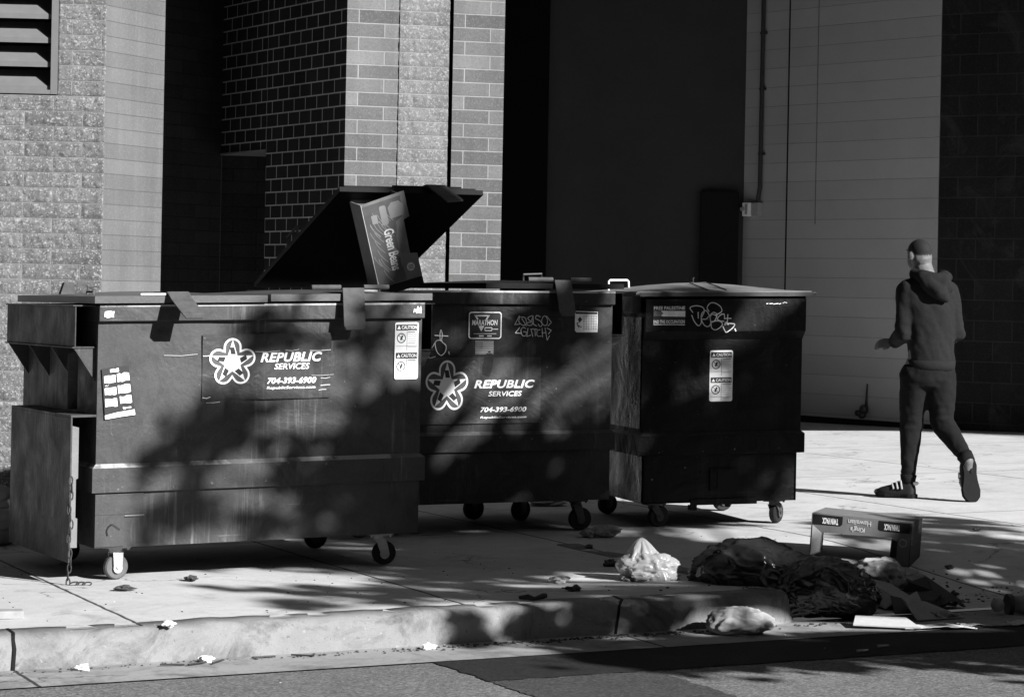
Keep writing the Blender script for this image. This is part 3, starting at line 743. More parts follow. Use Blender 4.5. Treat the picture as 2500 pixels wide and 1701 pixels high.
struct('curb_joint', m, M_in)
# ------------------------------------------------------------------ buildings
def uvwall(name, pts, z0, z1, mat, parent, udir=None, thick=0, res=0, amp=0, brick=None, seed=0):
    """vertical face from pts[0] to pts[1] (world xy), uv in metres; optional displaced grid"""
    p0, p1 = Vector((*pts[0], 0)), Vector((*pts[1], 0)); d = p1-p0; ln = d.length; d.normalize(); nrm = Vector((d.y, -d.x, 0))
    nx = max(1, int(ln/res)) if res else 1; nz = max(1, int((z1-z0)/res)) if res else 1
    vs = []; uv = []; fs = []
    for j in range(nz+1):
        for i in range(nx+1):
            u = ln*i/nx; z = z0+(z1-z0)*j/nz; off = 0
            if amp:
                off = amp*(N.noise(Vector((u*13, z*13, seed)))+.7*N.noise(Vector((u*31, z*31, seed)))+.5*N.noise(Vector((u*70, z*70, seed))))
                if brick:
                    bw, bh, ou, ov = brick
                    row = math.floor((z+ov)/bh); fz = (z+ov)/bh-row; jz = min(fz, 1-fz)*bh
                    fu = ((u+ou)/bw + (.5 if row % 2 == 0 else 0)) % 1; ju = min(fu, 1-fu)*bw
                    e = min(jz, ju); off = (off+amp*.9)*sm(e/.02)
            q_ = p0+d*u+nrm*off; vs.append((q_.x, q_.y, z)); uv.append((u, z))
    for j in range(nz):
        for i in range(nx): k = j*(nx+1)+i; fs.append((k, k+1, k+nx+2, k+nx+1))
    if thick:
        o = len(vs)
        for (c, z) in ((p0, z0), (p1, z0), (p1, z1), (p0, z1)):
            q_ = c - nrm*thick; vs.append((q_.x, q_.y, z)); uv.append(((c-p0).length, z))
        a, b_, c_, e_ = 0, nx, len(uv)-5, nz*(nx+1)
        a, b_, c_, e_ = 0, nx, (nz+1)*(nx+1)-1, nz*(nx+1)
        if nx == 1 and nz == 1: fs += [(b_, a, o, o+1), (c_, b_, o+1, o+2), (e_, c_, o+2, o+3), (a, e_, o+3, o), (o+1, o, o+3, o+2)]
        else: fs += [(b_, a, o, o+1), (o+1, o, o+3, o+2), (e_, c_, o+2, o+3)]
        if not (nx == 1 and nz == 1): fs += [tuple([j*(nx+1) for j in range(nz+1)] + [o+3, o]), tuple([nx+j*(nx+1) for j in range(nz, -1, -1)] + [o+1, o+2])]
    me = bpy.data.meshes.new(name); me.from_pydata(vs, [], fs)
    l = me.uv_layers.new(name='UVMap')
    for lp_ in me.loops: l.data[lp_.index].uv = uv[lp_.vertex_index]
    me.update(); return link(name, me, mat, parent, fixn=False, smooth=bool(amp))
BH = .1018
vo = -(3.453 % BH)
Mb_front = brickmat('column_brick', .39, BH, .085, .18, .25, .0055, (-.285, vo), .25, .9, .7)
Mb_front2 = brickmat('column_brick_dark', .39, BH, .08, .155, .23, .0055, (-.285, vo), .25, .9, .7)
Mb_side = brickmat('column_side_brick', .20, BH, .030, .045, .60, .006, (0, vo), .2, .9, .6)  # darker copy of the column brick; this face's shade is in its colour
Mb_rough = brickmat('split_face_block', 9, BH, .14, .17, .24, .004, (0, vo), .5, .95, .8, .35)
Mb_pier = brickmat('pier_block', .39, .1035, .135, .18, .22, .004, (.1, .03), .75, .95, .9, .35)
Mb_pside = brickmat('pier_side_block', 40, .1035, .11, .135, .085, .003, (.1, .03), .1, .9, .5, .2)
Mb_dark = brickmat('shaded_block', .39, .1035, .04, .055, .025, .003, (.1, .03), .2, .9, .5, .35)  # dark copy of the pier block; recess shade is put into its colour
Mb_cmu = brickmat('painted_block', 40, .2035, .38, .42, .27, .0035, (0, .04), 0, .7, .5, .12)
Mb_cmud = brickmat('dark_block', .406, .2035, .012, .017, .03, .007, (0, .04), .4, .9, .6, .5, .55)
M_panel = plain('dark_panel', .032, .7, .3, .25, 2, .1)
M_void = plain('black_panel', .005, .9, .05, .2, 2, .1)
M_louv = plain('louver_metal', .14, .55, .4, .12, 12, .08)
M_roof = plain('roof_soffit', .06, .9, .2, .2, 3, .1)
# left pier
pier = thing('brick_pier', 'pale rough block pier at the far left with a louvred vent near its top', 'pier', (-2.78, 17.2, KX*-2.78)); inv = Matrix.Translation((2.78, -17.2, KX*2.78))
def under(p, *obs):
    for o in obs: o.parent = p; o.matrix_parent_inverse = Matrix.Translation(-Vector(p.location))
def lerp2(a, b, t): return (a[0]+(b[0]-a[0])*t, a[1]+(b[1]-a[1])*t)
PA, PB, PC = (-5.4, 17.06), (-2.78, 17.2), (-2.476, 17.88)
ta = (-3.80+5.4)/2.62; tb = (-3.098+5.4)/2.62
def pp(t): return lerp2(PA, PB, t)
under(pier, uvwall('rough_face', (pp(ta), pp(1)), -.2, 2.668, Mb_pier, None, 0, .3, .0115, .009, (.39, .1035, .1, .03), 2),
      uvwall('rough_face', (pp(tb), pp(1)), 2.668, 4.6, Mb_pier, None, 0, .3, .0115, .006, (.39, .1035, .1-(tb-ta)*2.624, .03), 2),
      uvwall('rough_face', (pp(0), pp(ta)), -.2, 2.668, Mb_pier, None, 0, .3), uvwall('rough_face', (pp(0), pp(ta)), 4.25, 4.6, Mb_pier, None, 0, .3),
      uvwall('rough_face', ((-15, 16.55), PA), -.5, 4.7, Mb_pier, None, 0, .3), uvwall('rough_face', (pp(0), pp(.4/2.624)), 2.668, 4.25, Mb_pier, None, 0, .3), uvwall('rough_face', (pp(ta), pp(tb)), 4.25, 4.6, Mb_pier, None, 0, .3),
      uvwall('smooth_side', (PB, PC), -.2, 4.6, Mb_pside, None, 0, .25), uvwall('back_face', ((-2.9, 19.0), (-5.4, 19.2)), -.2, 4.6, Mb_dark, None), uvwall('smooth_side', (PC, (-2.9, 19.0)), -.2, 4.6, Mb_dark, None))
an = math.atan2(.14, 2.62); ML = Matrix.Translation((*pp(0), 0)) @ Matrix.Rotation(an, 4, 'Z'); x1 = tb*2.6237
lv = MB(); lv.box(x1-.048, x1-.002, -.012, .25, 2.672, 4.25, ML); lv.box(.4, x1-.05, -.012, .25, 2.672, 2.70, ML); lv.box(.4, .445, -.012, .25, 2.702, 4.25, ML)
vent = obj('louver_vent', lv, M_louv); under(pier, vent); vent['label'] = 'grey metal louvred vent'
lv = MB()
for i in range(9):
    z = 2.715+.1625*i
    lv.plate([(0,0)]*0 or [(.46, z), (x1-.052, z), (x1-.052, z+.012), (.46, z+.012)], 0, .001, ML) if False else None
    y0, y1 = .012, .155
    lv.add([(.447, y0, z), (x1-.05, y0, z), (x1-.05, y1, z+.118), (.447, y1, z+.118), (.447, y0, z+.012), (x1-.05, y0, z+.012), (x1-.05, y1, z+.130), (.447, y1, z+.130),
            (.447, y0, z-.022), (x1-.05, y0, z-.022)], [(0,1,2,3), (7,6,5,4), (8,9,5,4), (3,2,6,7), (0,4,8), (1,9,5)], ML)
obj('louver_blade', lv, M_louv, vent, split=True)
lv = MB(); lv.box(.4, x1, .24, .25, 2.67, 4.25, ML); bk = obj('vent_back', lv, M_in); bk.parent = vent
# column
C0, C1, C2, C3 = (-1.25, 18.7), (-.866, 18.8), (-.485, 18.9), (-.09, 19.0)
colm = thing('brick_column', 'tall sunlit brick column with a rough stone strip and a black groove, behind the open lid', 'column', (-1.25, 18.7, KX*-1.25))
sd = (-.5, .866); cs = lambda t: (C0[0]+sd[0]*t, C0[1]+sd[1]*t)
nd = Vector((.1, -.384)).normalized()*.012
under(colm, uvwall('brick_face', (C0, C1), -.2, 4.98, Mb_front, None), uvwall('rough_strip', ((C1[0], C1[1]-.004), (C2[0]-.016, C2[1]-.008)), -.2, 4.98, Mb_rough, None, 0, 0, .012, .0075, (9, BH, 4.4, vo), 6),
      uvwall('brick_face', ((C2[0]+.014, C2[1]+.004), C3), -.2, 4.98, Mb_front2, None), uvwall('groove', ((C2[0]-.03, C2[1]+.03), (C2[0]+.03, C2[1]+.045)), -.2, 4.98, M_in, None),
      uvwall('brick_face', (C3, (-.45, 20.4)), -.2, 4.98, Mb_front, None),
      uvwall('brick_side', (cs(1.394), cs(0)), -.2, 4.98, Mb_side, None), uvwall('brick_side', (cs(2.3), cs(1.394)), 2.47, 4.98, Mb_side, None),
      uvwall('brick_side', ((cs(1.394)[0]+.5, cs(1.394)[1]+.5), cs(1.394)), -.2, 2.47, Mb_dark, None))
li_ = MB(); a_, b_ = cs(2.3), cs(1.394); nx_, ny_ = -.866*.012, -.5*.012
li_.add([(a_[0]+nx_, a_[1]+ny_, 2.455), (b_[0]+nx_, b_[1]+ny_, 2.455), (b_[0]+.3, b_[1]+.2, 2.455), (a_[0]+.3, a_[1]+.2, 2.455), (a_[0]+nx_, a_[1]+ny_, 2.469), (b_[0]+nx_, b_[1]+ny_, 2.469), (b_[0]+.3, b_[1]+.2, 2.469), (a_[0]+.3, a_[1]+.2, 2.469)], [(0,1,5,4), (0,3,2,1), (4,5,6,7), (1,2,6,5), (3,0,4,7)])
under(colm, obj('lintel', li_, M_mid))  # steel angle; the light its edge catches is put into the pale grey
# recess behind pier and column
rec = thing('recess_wall', 'dark block wall deep in the gap between the pale pier and the brick column', 'wall', (-2.385, 20.67, KX*-2.385))
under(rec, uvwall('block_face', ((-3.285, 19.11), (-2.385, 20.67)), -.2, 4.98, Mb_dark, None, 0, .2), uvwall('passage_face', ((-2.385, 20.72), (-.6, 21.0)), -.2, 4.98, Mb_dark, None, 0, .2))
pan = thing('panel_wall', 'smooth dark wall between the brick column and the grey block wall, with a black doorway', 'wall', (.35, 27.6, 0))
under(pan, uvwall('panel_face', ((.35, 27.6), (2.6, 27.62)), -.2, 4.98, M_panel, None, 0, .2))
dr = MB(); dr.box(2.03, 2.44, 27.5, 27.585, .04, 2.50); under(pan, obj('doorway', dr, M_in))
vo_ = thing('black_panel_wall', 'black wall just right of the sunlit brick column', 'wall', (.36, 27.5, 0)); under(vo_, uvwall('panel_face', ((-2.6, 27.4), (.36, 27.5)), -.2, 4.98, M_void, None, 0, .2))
# grey painted block wall
WP, WQ = (2.435, 27.7), (4.258, 25.467); wl = math.hypot(WQ[0]-WP[0], WQ[1]-WP[1]); wa = math.atan2(WQ[1]-WP[1], WQ[0]-WP[0])
blk = thing('block_wall', 'plain grey painted block wall behind the walking person', 'wall', (2.435, 27.7, 0))
bw_ = uvwall('block_face', (WP, WQ), -.2, 4.98, Mb_cmu, None, 0, .3); under(blk, bw_)
MW = Matrix.Translation((*WP, 0)) @ Matrix.Rotation(wa, 4, 'Z')
j = MB(); j.box(.750, .768, -.004, 0, 0, 4.98, MW); under(blk, obj('control_joint', j, M_in))
j = MB(); j.box(1.178, 1.188, -.0035, 0, 2.15, 4.98, MW); under(blk, obj('paint_seam', j, plain('seam_paint', .16, .8)))
j = MB(); j.box(0, wl, -.006, 0, -.1, .13, MW); under(blk, obj('base_strip', j, M_in))
eb = thing('electrical_box', 'small pale electrical box on the grey block wall with a dark conduit rising from it', 'electrical box', tuple(MW @ Vector((.3, 0, 2.31))), wa)
ME = Matrix.Translation((-.3, 0, -2.31))
j = MB(); j.box(.31, .408, -.085, -.002, 2.24, 2.385, ME); eb1 = obj('box', j, M_mid, eb, bevel=.004)
j = MB(); j.box(.205, .302, -.12, -.002, 2.24, 2.385, ME); obj('box', j, M_white, eb, bevel=.005)
j = MB(); j.tube([ME @ Vector((.22, -.12, 2.315)), ME @ Vector((.22, -.145, 2.315))], .022, 12); j.box(.25, .285, -.124, -.12, 2.26, 2.37, ME); obj('switch', j, M_mid, eb)
j = MB(); j.tube([ME @ Vector((.366, -.04, 2.386)), ME @ Vector((.366, -.04, 2.44)), ME @ Vector((.385, -.035, 2.55)), ME @ Vector((.39, -.035, 4.9))], .023, 10)
for z in (2.9, 3.6, 4.2): j.box(.355, .425, -.045, -.002, z, z+.025, ME)
obj('conduit', j, M_dsteel, eb)
wsg = thing('wall_spigot', 'small dark spigot with a drip stain low on the grey block wall', 'spigot', tuple(MW @ Vector((1.97, 0, .2))), wa)
MS = Matrix.Translation((-1.97, 0, -.2))
j = MB(); j.ball(MS @ Vector((1.97, -.05, .235)), (.045, .05, .055)); j.ball(MS @ Vector((1.955, -.06, .175)), (.04, .04, .035)); j.tube([MS @ Vector((1.93, -.06, .20)), MS @ Vector((1.93, -.11, .20))], .03, 10); j.tube([MS @ Vector((1.97, -.01, .25)), MS @ Vector((1.97, -.012, .33)), MS @ Vector((1.98, -.012, .50))], [.02, .012, .007], 8); obj('valve', j, M_dsteel, wsg, smooth=True)
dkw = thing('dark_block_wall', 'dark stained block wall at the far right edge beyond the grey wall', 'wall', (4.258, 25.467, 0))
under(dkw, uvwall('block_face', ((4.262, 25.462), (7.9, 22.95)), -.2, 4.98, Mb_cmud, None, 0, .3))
j = MB(); j.box(-6, 14, 19.05, 29.5, 5.0, 5.3); 
j.box(-20, 24, 19.3, 32, 5.31, 24); j.box(-20, -6, 17.3, 19.29, 4.7, 24)  # unseen overhang and storeys added to shade the recess and block sky
rf = obj('upper_storeys', j, M_roof); tag(rf, 'added dark upper storeys high above the walls, blocking the sky, out of view', 'building')
lbs = ('added dark building blocking sky across the street behind the camera', 'added dark building blocking sky on the left, out of view', 'added dark building blocking sky on the right, out of view', 'added dark low building blocking low sky towards the sun, out of view')
for (x0_, x1_, y0_, y1_, z1_), lb in zip(((-60, 15.5, -20, -7, 32), (-40, -15, -6.99, 16.5, 27), (27, 60, 6, 46, 27), (48, 80, -60, 5.5, 19)), lbs):
    tb2 = thing('sky_block_building', lb, 'building', (x0_, y0_, 0), 0, 'added sky-blocking buildings')  # unseen blocks added to keep sky light off the scene
    j = MB(); j.box(0, x1_-x0_, 0, y1_-y0_, -2, z1_); obj('walls', j, M_roof, tb2)
# ------------------------------------------------------------------ rubbish
def crumple(mb, c, r, seed, amp=.35, sub=4, flat=.0, freq=1.6, facet=.5, M=None):
    b = bmesh.new(); bmesh.ops.create_icosphere(b, subdivisions=sub, radius=1); vs = []
    for v in b.verts:
        p = v.co.copy(); q_ = p*freq+Vector((seed*7.1, seed*3.3, seed))
        d = N.noise(q_) + .5*abs(N.noise(q_*2.3)) + (.3 if facet < 2 else .12)*abs(N.noise(q_*5))
        cell = N.voronoi(q_*(2.6 if facet < 2 else 1.5))[0]; d += (facet if facet < 2 else facet-2)*(cell[1]-cell[0])
        p = p*(1+amp*(d-.35))
        p = Vector((p.x*r[0], p.y*r[1], p.z*r[2]))
        if M is not None: p = M @ p
        p.z = max(p.z, -r[2]*flat) if flat else p.z
        vs.append(Vector(c)+p)
    fs = [tuple(v.index for v in f.verts) for f in b.faces]; b.free(); mb.add(vs, fs)
def crumple2(mb, c, r, seed, amp=.3, sub=5, flat=.6, f0=1.3, M=None, oct=4):
    b = bmesh.new(); bmesh.ops.create_icosphere(b, subdivisions=sub, radius=1); vs = []
    for v in b.verts:
        p = v.co.copy(); q_ = p*f0+Vector((seed*7.1, seed*3.3, seed))
        q_ = q_ + .35*Vector((N.noise(q_*1.7), N.noise(q_*1.7+Vector((9, 0, 0))), N.noise(q_*1.7+Vector((0, 9, 0)))))
        d = .9*N.noise(q_*.8); a_ = .55; f_ = 1.5
        for o_ in range(oct):
            d += a_*((1-abs(N.noise(q_*f_+Vector((o_*5, 0, 0))))*1.6)**2-.5); a_ *= .42; f_ *= 2.05
        p = p*(1+amp*d); p = Vector((p.x*r[0], p.y*r[1], p.z*r[2]))
        if M is not None: p = M @ p
        p.z = max(p.z, -r[2]*flat); vs.append(Vector(c)+p)
    fs = [tuple(v.index for v in f.verts) for f in b.faces]; b.free(); mb.add(vs, fs)
def on(x, y, dz=0): return (x, y, hz(x, y)+dz)
M_bag = plain('black_plastic_bag', .011, .24, .7, .3, 10, .3)
M_card = plain('cardboard', .30, .8, .3, .2, 20, .2)
M_cardc = plain('carton_print_card', .16, .8, .2, .2, 18, .2)
M_cardb = plain('box_card', .13, .85, .15, .3, 14, .3)
M_cardd = plain('dark_card', .06, .7, .3, .3, 16, .2)
M_cardi = plain('carton_inside', .05, .85, .2, .2, 16, .2)
M_paper = plain('paper', .5, .8, .3, .12, 25, .2)
M_paperg = plain('grey_paper', .30, .8, .3, .15, 20, .2)
t = NT('clear_plastic'); t.base(.42, .22, .6)
tr = t.new('ShaderNodeBsdfTransparent'); tl = t.new('ShaderNodeBsdfTranslucent'); tl.inputs[0].default_value = g(.5); mx = t.new('ShaderNodeMixShader'); mx2 = t.new('ShaderNodeMixShader')
wv = t.noise(t.coord(), 9, 4); t.L(t.ramp(wv, (.35, .05), (.7, .3)), mx.inputs[0]); mx2.inputs[0].default_value = .35
t.L(t.b.outputs[0], mx2.inputs[1]); t.L(tl.outputs[0], mx2.inputs[2]); t.L(mx2.outputs[0], mx.inputs[1]); t.L(tr.outputs[0], mx.inputs[2]); t.L(mx.outputs[0], t.out.inputs[0]); t.bump(t.noise(t.coord(), 30, 4), .5, .01); M_clear = t.m
def mound(mb, outline, c, seed, amp=.03, n=40, m_=14, rough=.25):
    """draped bag: outline = list of (angle,radius), height profile from c; built as a dome with folds"""
    pass
# clear bag: cone-like slumped bag
def slump(mb, base, h, rx, ry, seed, peak=(0, 0), nr=40, nz=16, fold=.12, pw=.75):
    vs = []; fs = []
    for j_ in range(nz+1):
        v = j_/nz
        for i in range(nr):
            a = 2*PI*i/nr
            k = (1-v**1.0)**pw if v < 1 else 0
            f = 1 + fold*(N.noise(Vector((math.cos(a)*2.2, math.sin(a)*2.2, v*1.8+seed))) + .6*abs(N.noise(Vector((math.cos(a)*5, math.sin(a)*5, v*2.5+seed)))))
            kk = k*f
            x = base[0] + rx*kk*math.cos(a) + peak[0]*v; y = base[1] + ry*kk*math.sin(a) + peak[1]*v
            z = base[2] + h*(v + .06*N.noise(Vector((x*9, y*9, seed))))*1.0
            vs.append((x, y, max(base[2]+.002, z)))
    for j_ in range(nz):
        for i in range(nr): fs.append((j_*nr+i, j_*nr+(i+1) % nr, (j_+1)*nr+(i+1) % nr, (j_+1)*nr+i))
    mb.add(vs, fs)
b = MB(); slump(b, on(.69, 12.42), .205, .15, .11, 3.1, (-.03, 0), 120, 50, .30, .66); crumple2(b, on(.69, 12.40, .055), (.135, .09, .08), 11.0, .3, 5, .6, 1.6)
tag(obj('plastic_bag', b, M_clear, smooth=True), 'clear plastic bag slumped upright on the pavement', 'plastic bag')
b = MB(); crumple(b, on(.655, 12.33, .022), (.052, .035, .026), 2.2, .5, 3); crumple(b, on(.60, 12.35, .012), (.04, .03, .014), 2.9, .6, 3); tag(obj('food_scraps', b, M_card), 'small lump of food scraps at the foot of the clear plastic bag', 'food scraps')
# black bag: two big sagging lobes over the kerb
b = MB(); crumple2(b, on(1.26, 12.36, .085), (.36, .25, .225), 5.3, .24, 6, .42, 1.0, Matrix.Rotation(R(9), 3, 'Y')); crumple2(b, on(1.56, 12.46, .07), (.30, .18, .14), 3.7, .26, 5, .6, 1.4, Matrix.Rotation(R(16), 3, 'Y'))
tag(obj('garbage_bag', b, M_bag, smooth=True), 'large black garbage bag sagging on the pavement by the end of the curb', 'garbage bag')
b = MB(); crumple2(b, (1.55, 12.10, .01), (.23, .2, .16), 12.4, .22, 6, .70, 1.0, None, 3); crumple2(b, (1.40, 12.02, -.02), (.13, .1, .09), 4.4, .3, 5, .9, 1.6)
tag(obj('garbage_bag', b, M_bag, smooth=True), 'smaller tied black garbage bag spilling off the end of the curb', 'garbage bag')
# open display carton lying upside down
ca = R(-18)
ct = thing('display_carton', 'open upside-down display carton with TWIN PACK printing, beside the black garbage bag', 'carton', (1.635, 13.72, .005), ca)
FNo = FN; tilt = Matrix.Rotation(R(3.2), 4, 'Y'); FN = lambda p: tilt @ Vector(p)
W_, D_, H_ = .535, .36, .235; T_ = .004
b = MB()
def front(mb, y0, y1):
    mb.plate([(0, H_), (0, 0), (.055, .03), (.062, H_-.098), (W_-.10, H_-.088), (W_-.105, .04), (W_-.08, 0), (W_, 0), (W_, H_)], y0, y1)
front(b, 0, T_); b.box(0, W_, 0, D_, H_, H_+T_); b.box(-T_, 0, 0, D_, .0, H_); b.plate([(0, H_), (0, H_-.05), (W_, H_-.05), (W_, H_)], D_-T_, D_)
cb = obj('carton_body', b, M_cardc, ct); 
b = MB(); b.box(W_, W_+T_, 0, D_, .0, H_); b.box(W_-.1, W_-.075, .01, D_, .0, H_-.09); obj('carton_side', b, M_cardi, ct, split=True)
b = MB(); yy = -.0015
sheet(b, [(.004, H_-.058), (.155, H_-.055), (.165, H_-.045), (.165, H_-.003), (.004, H_-.003)], yy); sheet(b, [(W_-.175, H_-.048), (W_-.165, H_-.056), (W_-.003, H_-.058), (W_-.003, H_-.003), (W_-.175, H_-.003)], yy); b2 = MB(); b2.plate([(.004, .012), (.05, .034), (.056, H_-.1), (.004, H_-.062)], -.0022, -.0012); obj('lit_leg_sheet', b2, M_paper, ct)  # left leg's sunlit face is put in as a pale sheet
b2 = MB(); b2.plate([(W_-.1, .045), (W_-.068, .045), (W_-.068, H_-.105), (W_-.1, H_-.095)], -.0022, -.0012); obj('leg_gap_sheet', b2, M_ink, ct)  # dark sheet standing in for the shaded gap beside the right leg
obj('print_band', b, M_ink, ct, fixn=False, split=True)
b = MB()
text(b, 'TWIN PACK', .055, .142, H_-.050, H_-.017, -.003, .03, flip=True); text(b, 'TWIN PACK', W_-.145, W_-.06, H_-.050, H_-.017, -.003, .03, flip=True)
obj('lettering', b, M_white, ct, fixn=False)
b = MB(); text(b, 'Hawaiian', .195, .32, H_-.04, H_-.012, -.0025, .02, flip=True); text(b, "King's", .21, .29, H_-.078, H_-.044, -.0025, .03, .1, flip=True); obj('lettering', b, M_paper, ct, fixn=False)
b = MB()
for cx, cz in ((.03, .115), (W_-.038, .125)):
    o1 = [(cx+.021*math.cos(2*PI*k/20), cz+.021*math.sin(2*PI*k/20)) for k in range(20)]; i1 = [(cx+.018*math.cos(2*PI*k/20), cz+.018*math.sin(2*PI*k/20)) for k in range(20)]
    ring(b, o1, i1, -.0025)
obj('round_mark', b, M_paper, ct, fixn=False, split=True)
FN = None
# box of vegetables under the lid of the middle dumpster
gb = thing('food_box', 'tilted Green Beans food box wedged under the raised dumpster lid', 'box', (x2+.345*math.cos(D2y)+.05*math.sin(D2y), y2+.345*math.sin(D2y)-.05*math.cos(D2y), KX*.5922-1.7*.0097+1.432), D2y-R(2))
tilt = Matrix.Rotation(R(8), 4, 'X') @ Matrix.Rotation(R(-17), 4, 'Y'); FN = lambda p: tilt @ Vector(p)
b = MB(); w_, h_, d_ = .262, .52, .19
b.plate([(-w_*.5, .02), (w_*.5, .02), (w_*.5, .155), (w_*.34, .165), (w_*.36, .36), (w_*.5, .37), (w_*.5, h_), (-w_*.5, h_-.015)], 0, .005); b.box(w_*.32, w_*.34, .006, d_, .02, h_); b.box(-w_*.5, w_*.5, d_-.004, d_, 0, h_)
bx = obj('carton_body', b, M_cardb, gb)
b = MB(); b.box(-w_*.5-.004, -w_*.5, 0, d_, .0, h_-.015); obj('carton_side', b, M_card, gb)
b = MB(); b.box(-w_*.48, w_*.5, .0, d_, -.03, .018); obj('carton_base', b, M_in, gb)
b = MB(); ed = []
for k in range(25):
    z = .025+(h_-.045)*k/24; ed.append((.045-.02*math.sin(z*9)+.01*N.noise(Vector((z*20, 1, 1)))+(.04 if z > .38 else 0), z))
sheet(b, [(-w_*.49, .025)] + ed + [(-w_*.49, h_-.03)], -.0015); obj('picture_panel', b, M_cardd, gb, fixn=False)
b = MB()
for k in range(26):
    x = -w_*.48+random.random()*.12; z = .04+random.random()*.36
    stroke(b, spline([(x, z+.06), (x+.015, z+.02), (x+.045, z-.02)], 3), -.0028, .004)
bp_ = obj('bean_picture', b, M_dim, gb, fixn=False)
b = MB(); sheet(b, [(.02, .385), (.10, .39), (.11, .45), (.085, .475), (.04, .475), (.015, .45)], -.003); sheet(b, rrect(-.035, .005, .36, .47, .012), -.003); sheet(b, rrect(-.09, -.055, .38, .43, .004), -.003); obj('dish_picture', b, M_dim, gb, fixn=False, split=True)
b = MB(); Mr = Matrix.Rotation(R(90), 4, 'Y')
tv, tf = text_pts('Green Beans', .02, 0, .95); xa = max(v.x for v in tv); ya = max(v.y for v in tv)
b.add([(-.035+v.y/ya*.058+.0, -.0045, .335-v.x/xa*.24) for v in tv], tf); obj('lettering', b, M_paper, gb, fixn=False)
b = MB(); cx, cz = .075, .09
sheet(b, [(cx+.024*math.cos(2*PI*k/20), cz+.024*math.sin(2*PI*k/20)) for k in range(20)], -.003); obj('round_mark', b, M_paper, gb, fixn=False)
b = MB()
for k in range(3): stroke(b, [(cx-.014, cz+.008-k*.009), (cx+.014, cz+.008-k*.009)], -.0045, .004)
obj('mark_print', b, M_cardd, gb, fixn=False)
FN = None
# pale crumpled items, sheets and card beside the bags
def drape(name, c, lx, ly, rz, seed, mat, label, cat, h=.06, tilt_=0, nx=22, ny=14, poly=None, curl=0, group=None):
    b = MB(); vs = []; fs = []; M = Matrix.Rotation(rz, 3, 'Z'); c = Vector(c)
    for j_ in range(ny+1):
        for i in range(nx+1):
            u, v = i/nx-.5, j_/ny-.5
            e = 1+.12*N.noise(Vector((u*6, v*6, seed)))
            z = h*(.5+N.noise(Vector((u*3+seed, v*3, seed)))+.5*abs(N.noise(Vector((u*7, v*7, seed*2)))))*(1-.55*(abs(u)+abs(v))) + tilt_*(u+.5) + curl*(u*u+v*v)
            p = M @ Vector((u*lx*e, v*ly*e, 0)); vs.append((c.x+p.x, c.y+p.y, c.z+max(.003, z)))
    for j_ in range(ny):
        for i in range(nx): k = j_*(nx+1)+i; fs.append((k, k+1, k+nx+2, k+nx+1))
    b.add(vs, fs); o = obj(name, b, mat, fixn=False)
    s_ = o.modifiers.new('thick', 'SOLIDIFY'); s_.thickness = .003; s_.offset = 1
    return tag(o, label, cat, group)
b = MB(); crumple2(b, (1.90, 12.98, .0), (.14, .16, .085), 21.3, .28, 5, .8); crumple2(b, (2.03, 13.0, -.03), (.12, .10, .06), 22.3, .3, 5, .8); tag(obj('plastic_bag', b, plain('translucent_film', .26, .35, .5, .4, 12, .5), smooth=True), 'greyish crumpled plastic bag with a pale rim just behind the smaller black bag', 'plastic bag')
b = MB(); b.tube([(1.80,12.93,.055), (1.83,12.93,.075), (1.93,12.90,.075), (1.975,12.9,.06), (1.99,12.9,.0)], [.009,.012,.012,.012,.01], 8); tag(obj('foam_tube', b, M_paper, smooth=True), 'pale bent foam tube lying over the greyish plastic bag', 'foam tube')
def fold_sheet(name, quads, mat, label, cat, th=.004, group=None):
    b = MB()
    for q_ in quads: b.add(q_, [tuple(range(len(q_)))])
    o = obj(name, b, mat, fixn=False); s_ = o.modifiers.new('thick', 'SOLIDIFY'); s_.thickness = th
    return tag(o, label, cat, group)
fold_sheet('cardboard_piece', [[(1.76, 12.78, .01), (1.92, 12.70, -.02), (2.02, 12.30, -.07), (1.90, 12.28, -.05)], [(1.76, 12.78, .01), (1.90, 12.28, -.05), (1.83, 12.24, -.088), (1.70, 12.72, -.07)]], M_paperg, 'bent grey cardboard sheet leaning beside the smaller black garbage bag', 'cardboard')
fold_sheet('cardboard_piece', [[(1.86, 12.30, -.03), (1.98, 12.26, -.055), (2.0, 12.16, -.095), (1.86, 12.15, -.10)]], M_cardd, 'small dark card flap below the bent grey cardboard sheet', 'cardboard')
fold_sheet('cardboard_piece', [[(1.90, 12.20, -.03), (2.02, 12.24, -.05), (2.18, 12.05, -.098), (1.93, 11.92, -.10)]], M_paperg, 'flat grey cardboard wedge sloping down to the white paper strip', 'cardboard')
fold_sheet('paper_sheet', [[(1.90, 12.14, -.025), (1.965, 12.16, .01), (2.0, 12.12, -.07), (1.92, 12.12, -.055)]], M_paper, 'small white paper standing up from the grey cardboard wedge', 'paper')
fold_sheet('cloth', [[(1.98, 12.75, -.07), (2.02, 12.72, -.01), (2.10, 12.72, .02), (2.12, 12.62, -.04)], [(2.10, 12.72, .02), (2.26, 12.55, -.085), (2.12, 12.62, -.04)], [(1.98, 12.75, -.07), (2.12, 12.62, -.04), (2.26, 12.55, -.085), (2.0, 12.55, -.083)]], M_cardd, 'folded dark tent-shaped card behind the cardboard pieces', 'cardboard')
drape('dark_cloth', on(2.12, 12.32, .0), .20, .10, .4, 6.6, M_cardd, 'dark rumpled cloth scrap right of the white paper', 'cloth', .05)
fold_sheet('paper_sheet', [[(1.60, 11.69, -.098), (1.63, 11.84, -.075), (1.86, 11.80, -.075), (1.90, 11.62, -.098)]], M_paper, 'wide white paper sheet lying flat at the gutter edge', 'paper', .006)
drape('paper_strip', (1.99, 11.70, -.105), .34, .11, .12, 4.1, M_paper, 'crumpled white paper strip right of the wide white sheet', 'paper', .02)
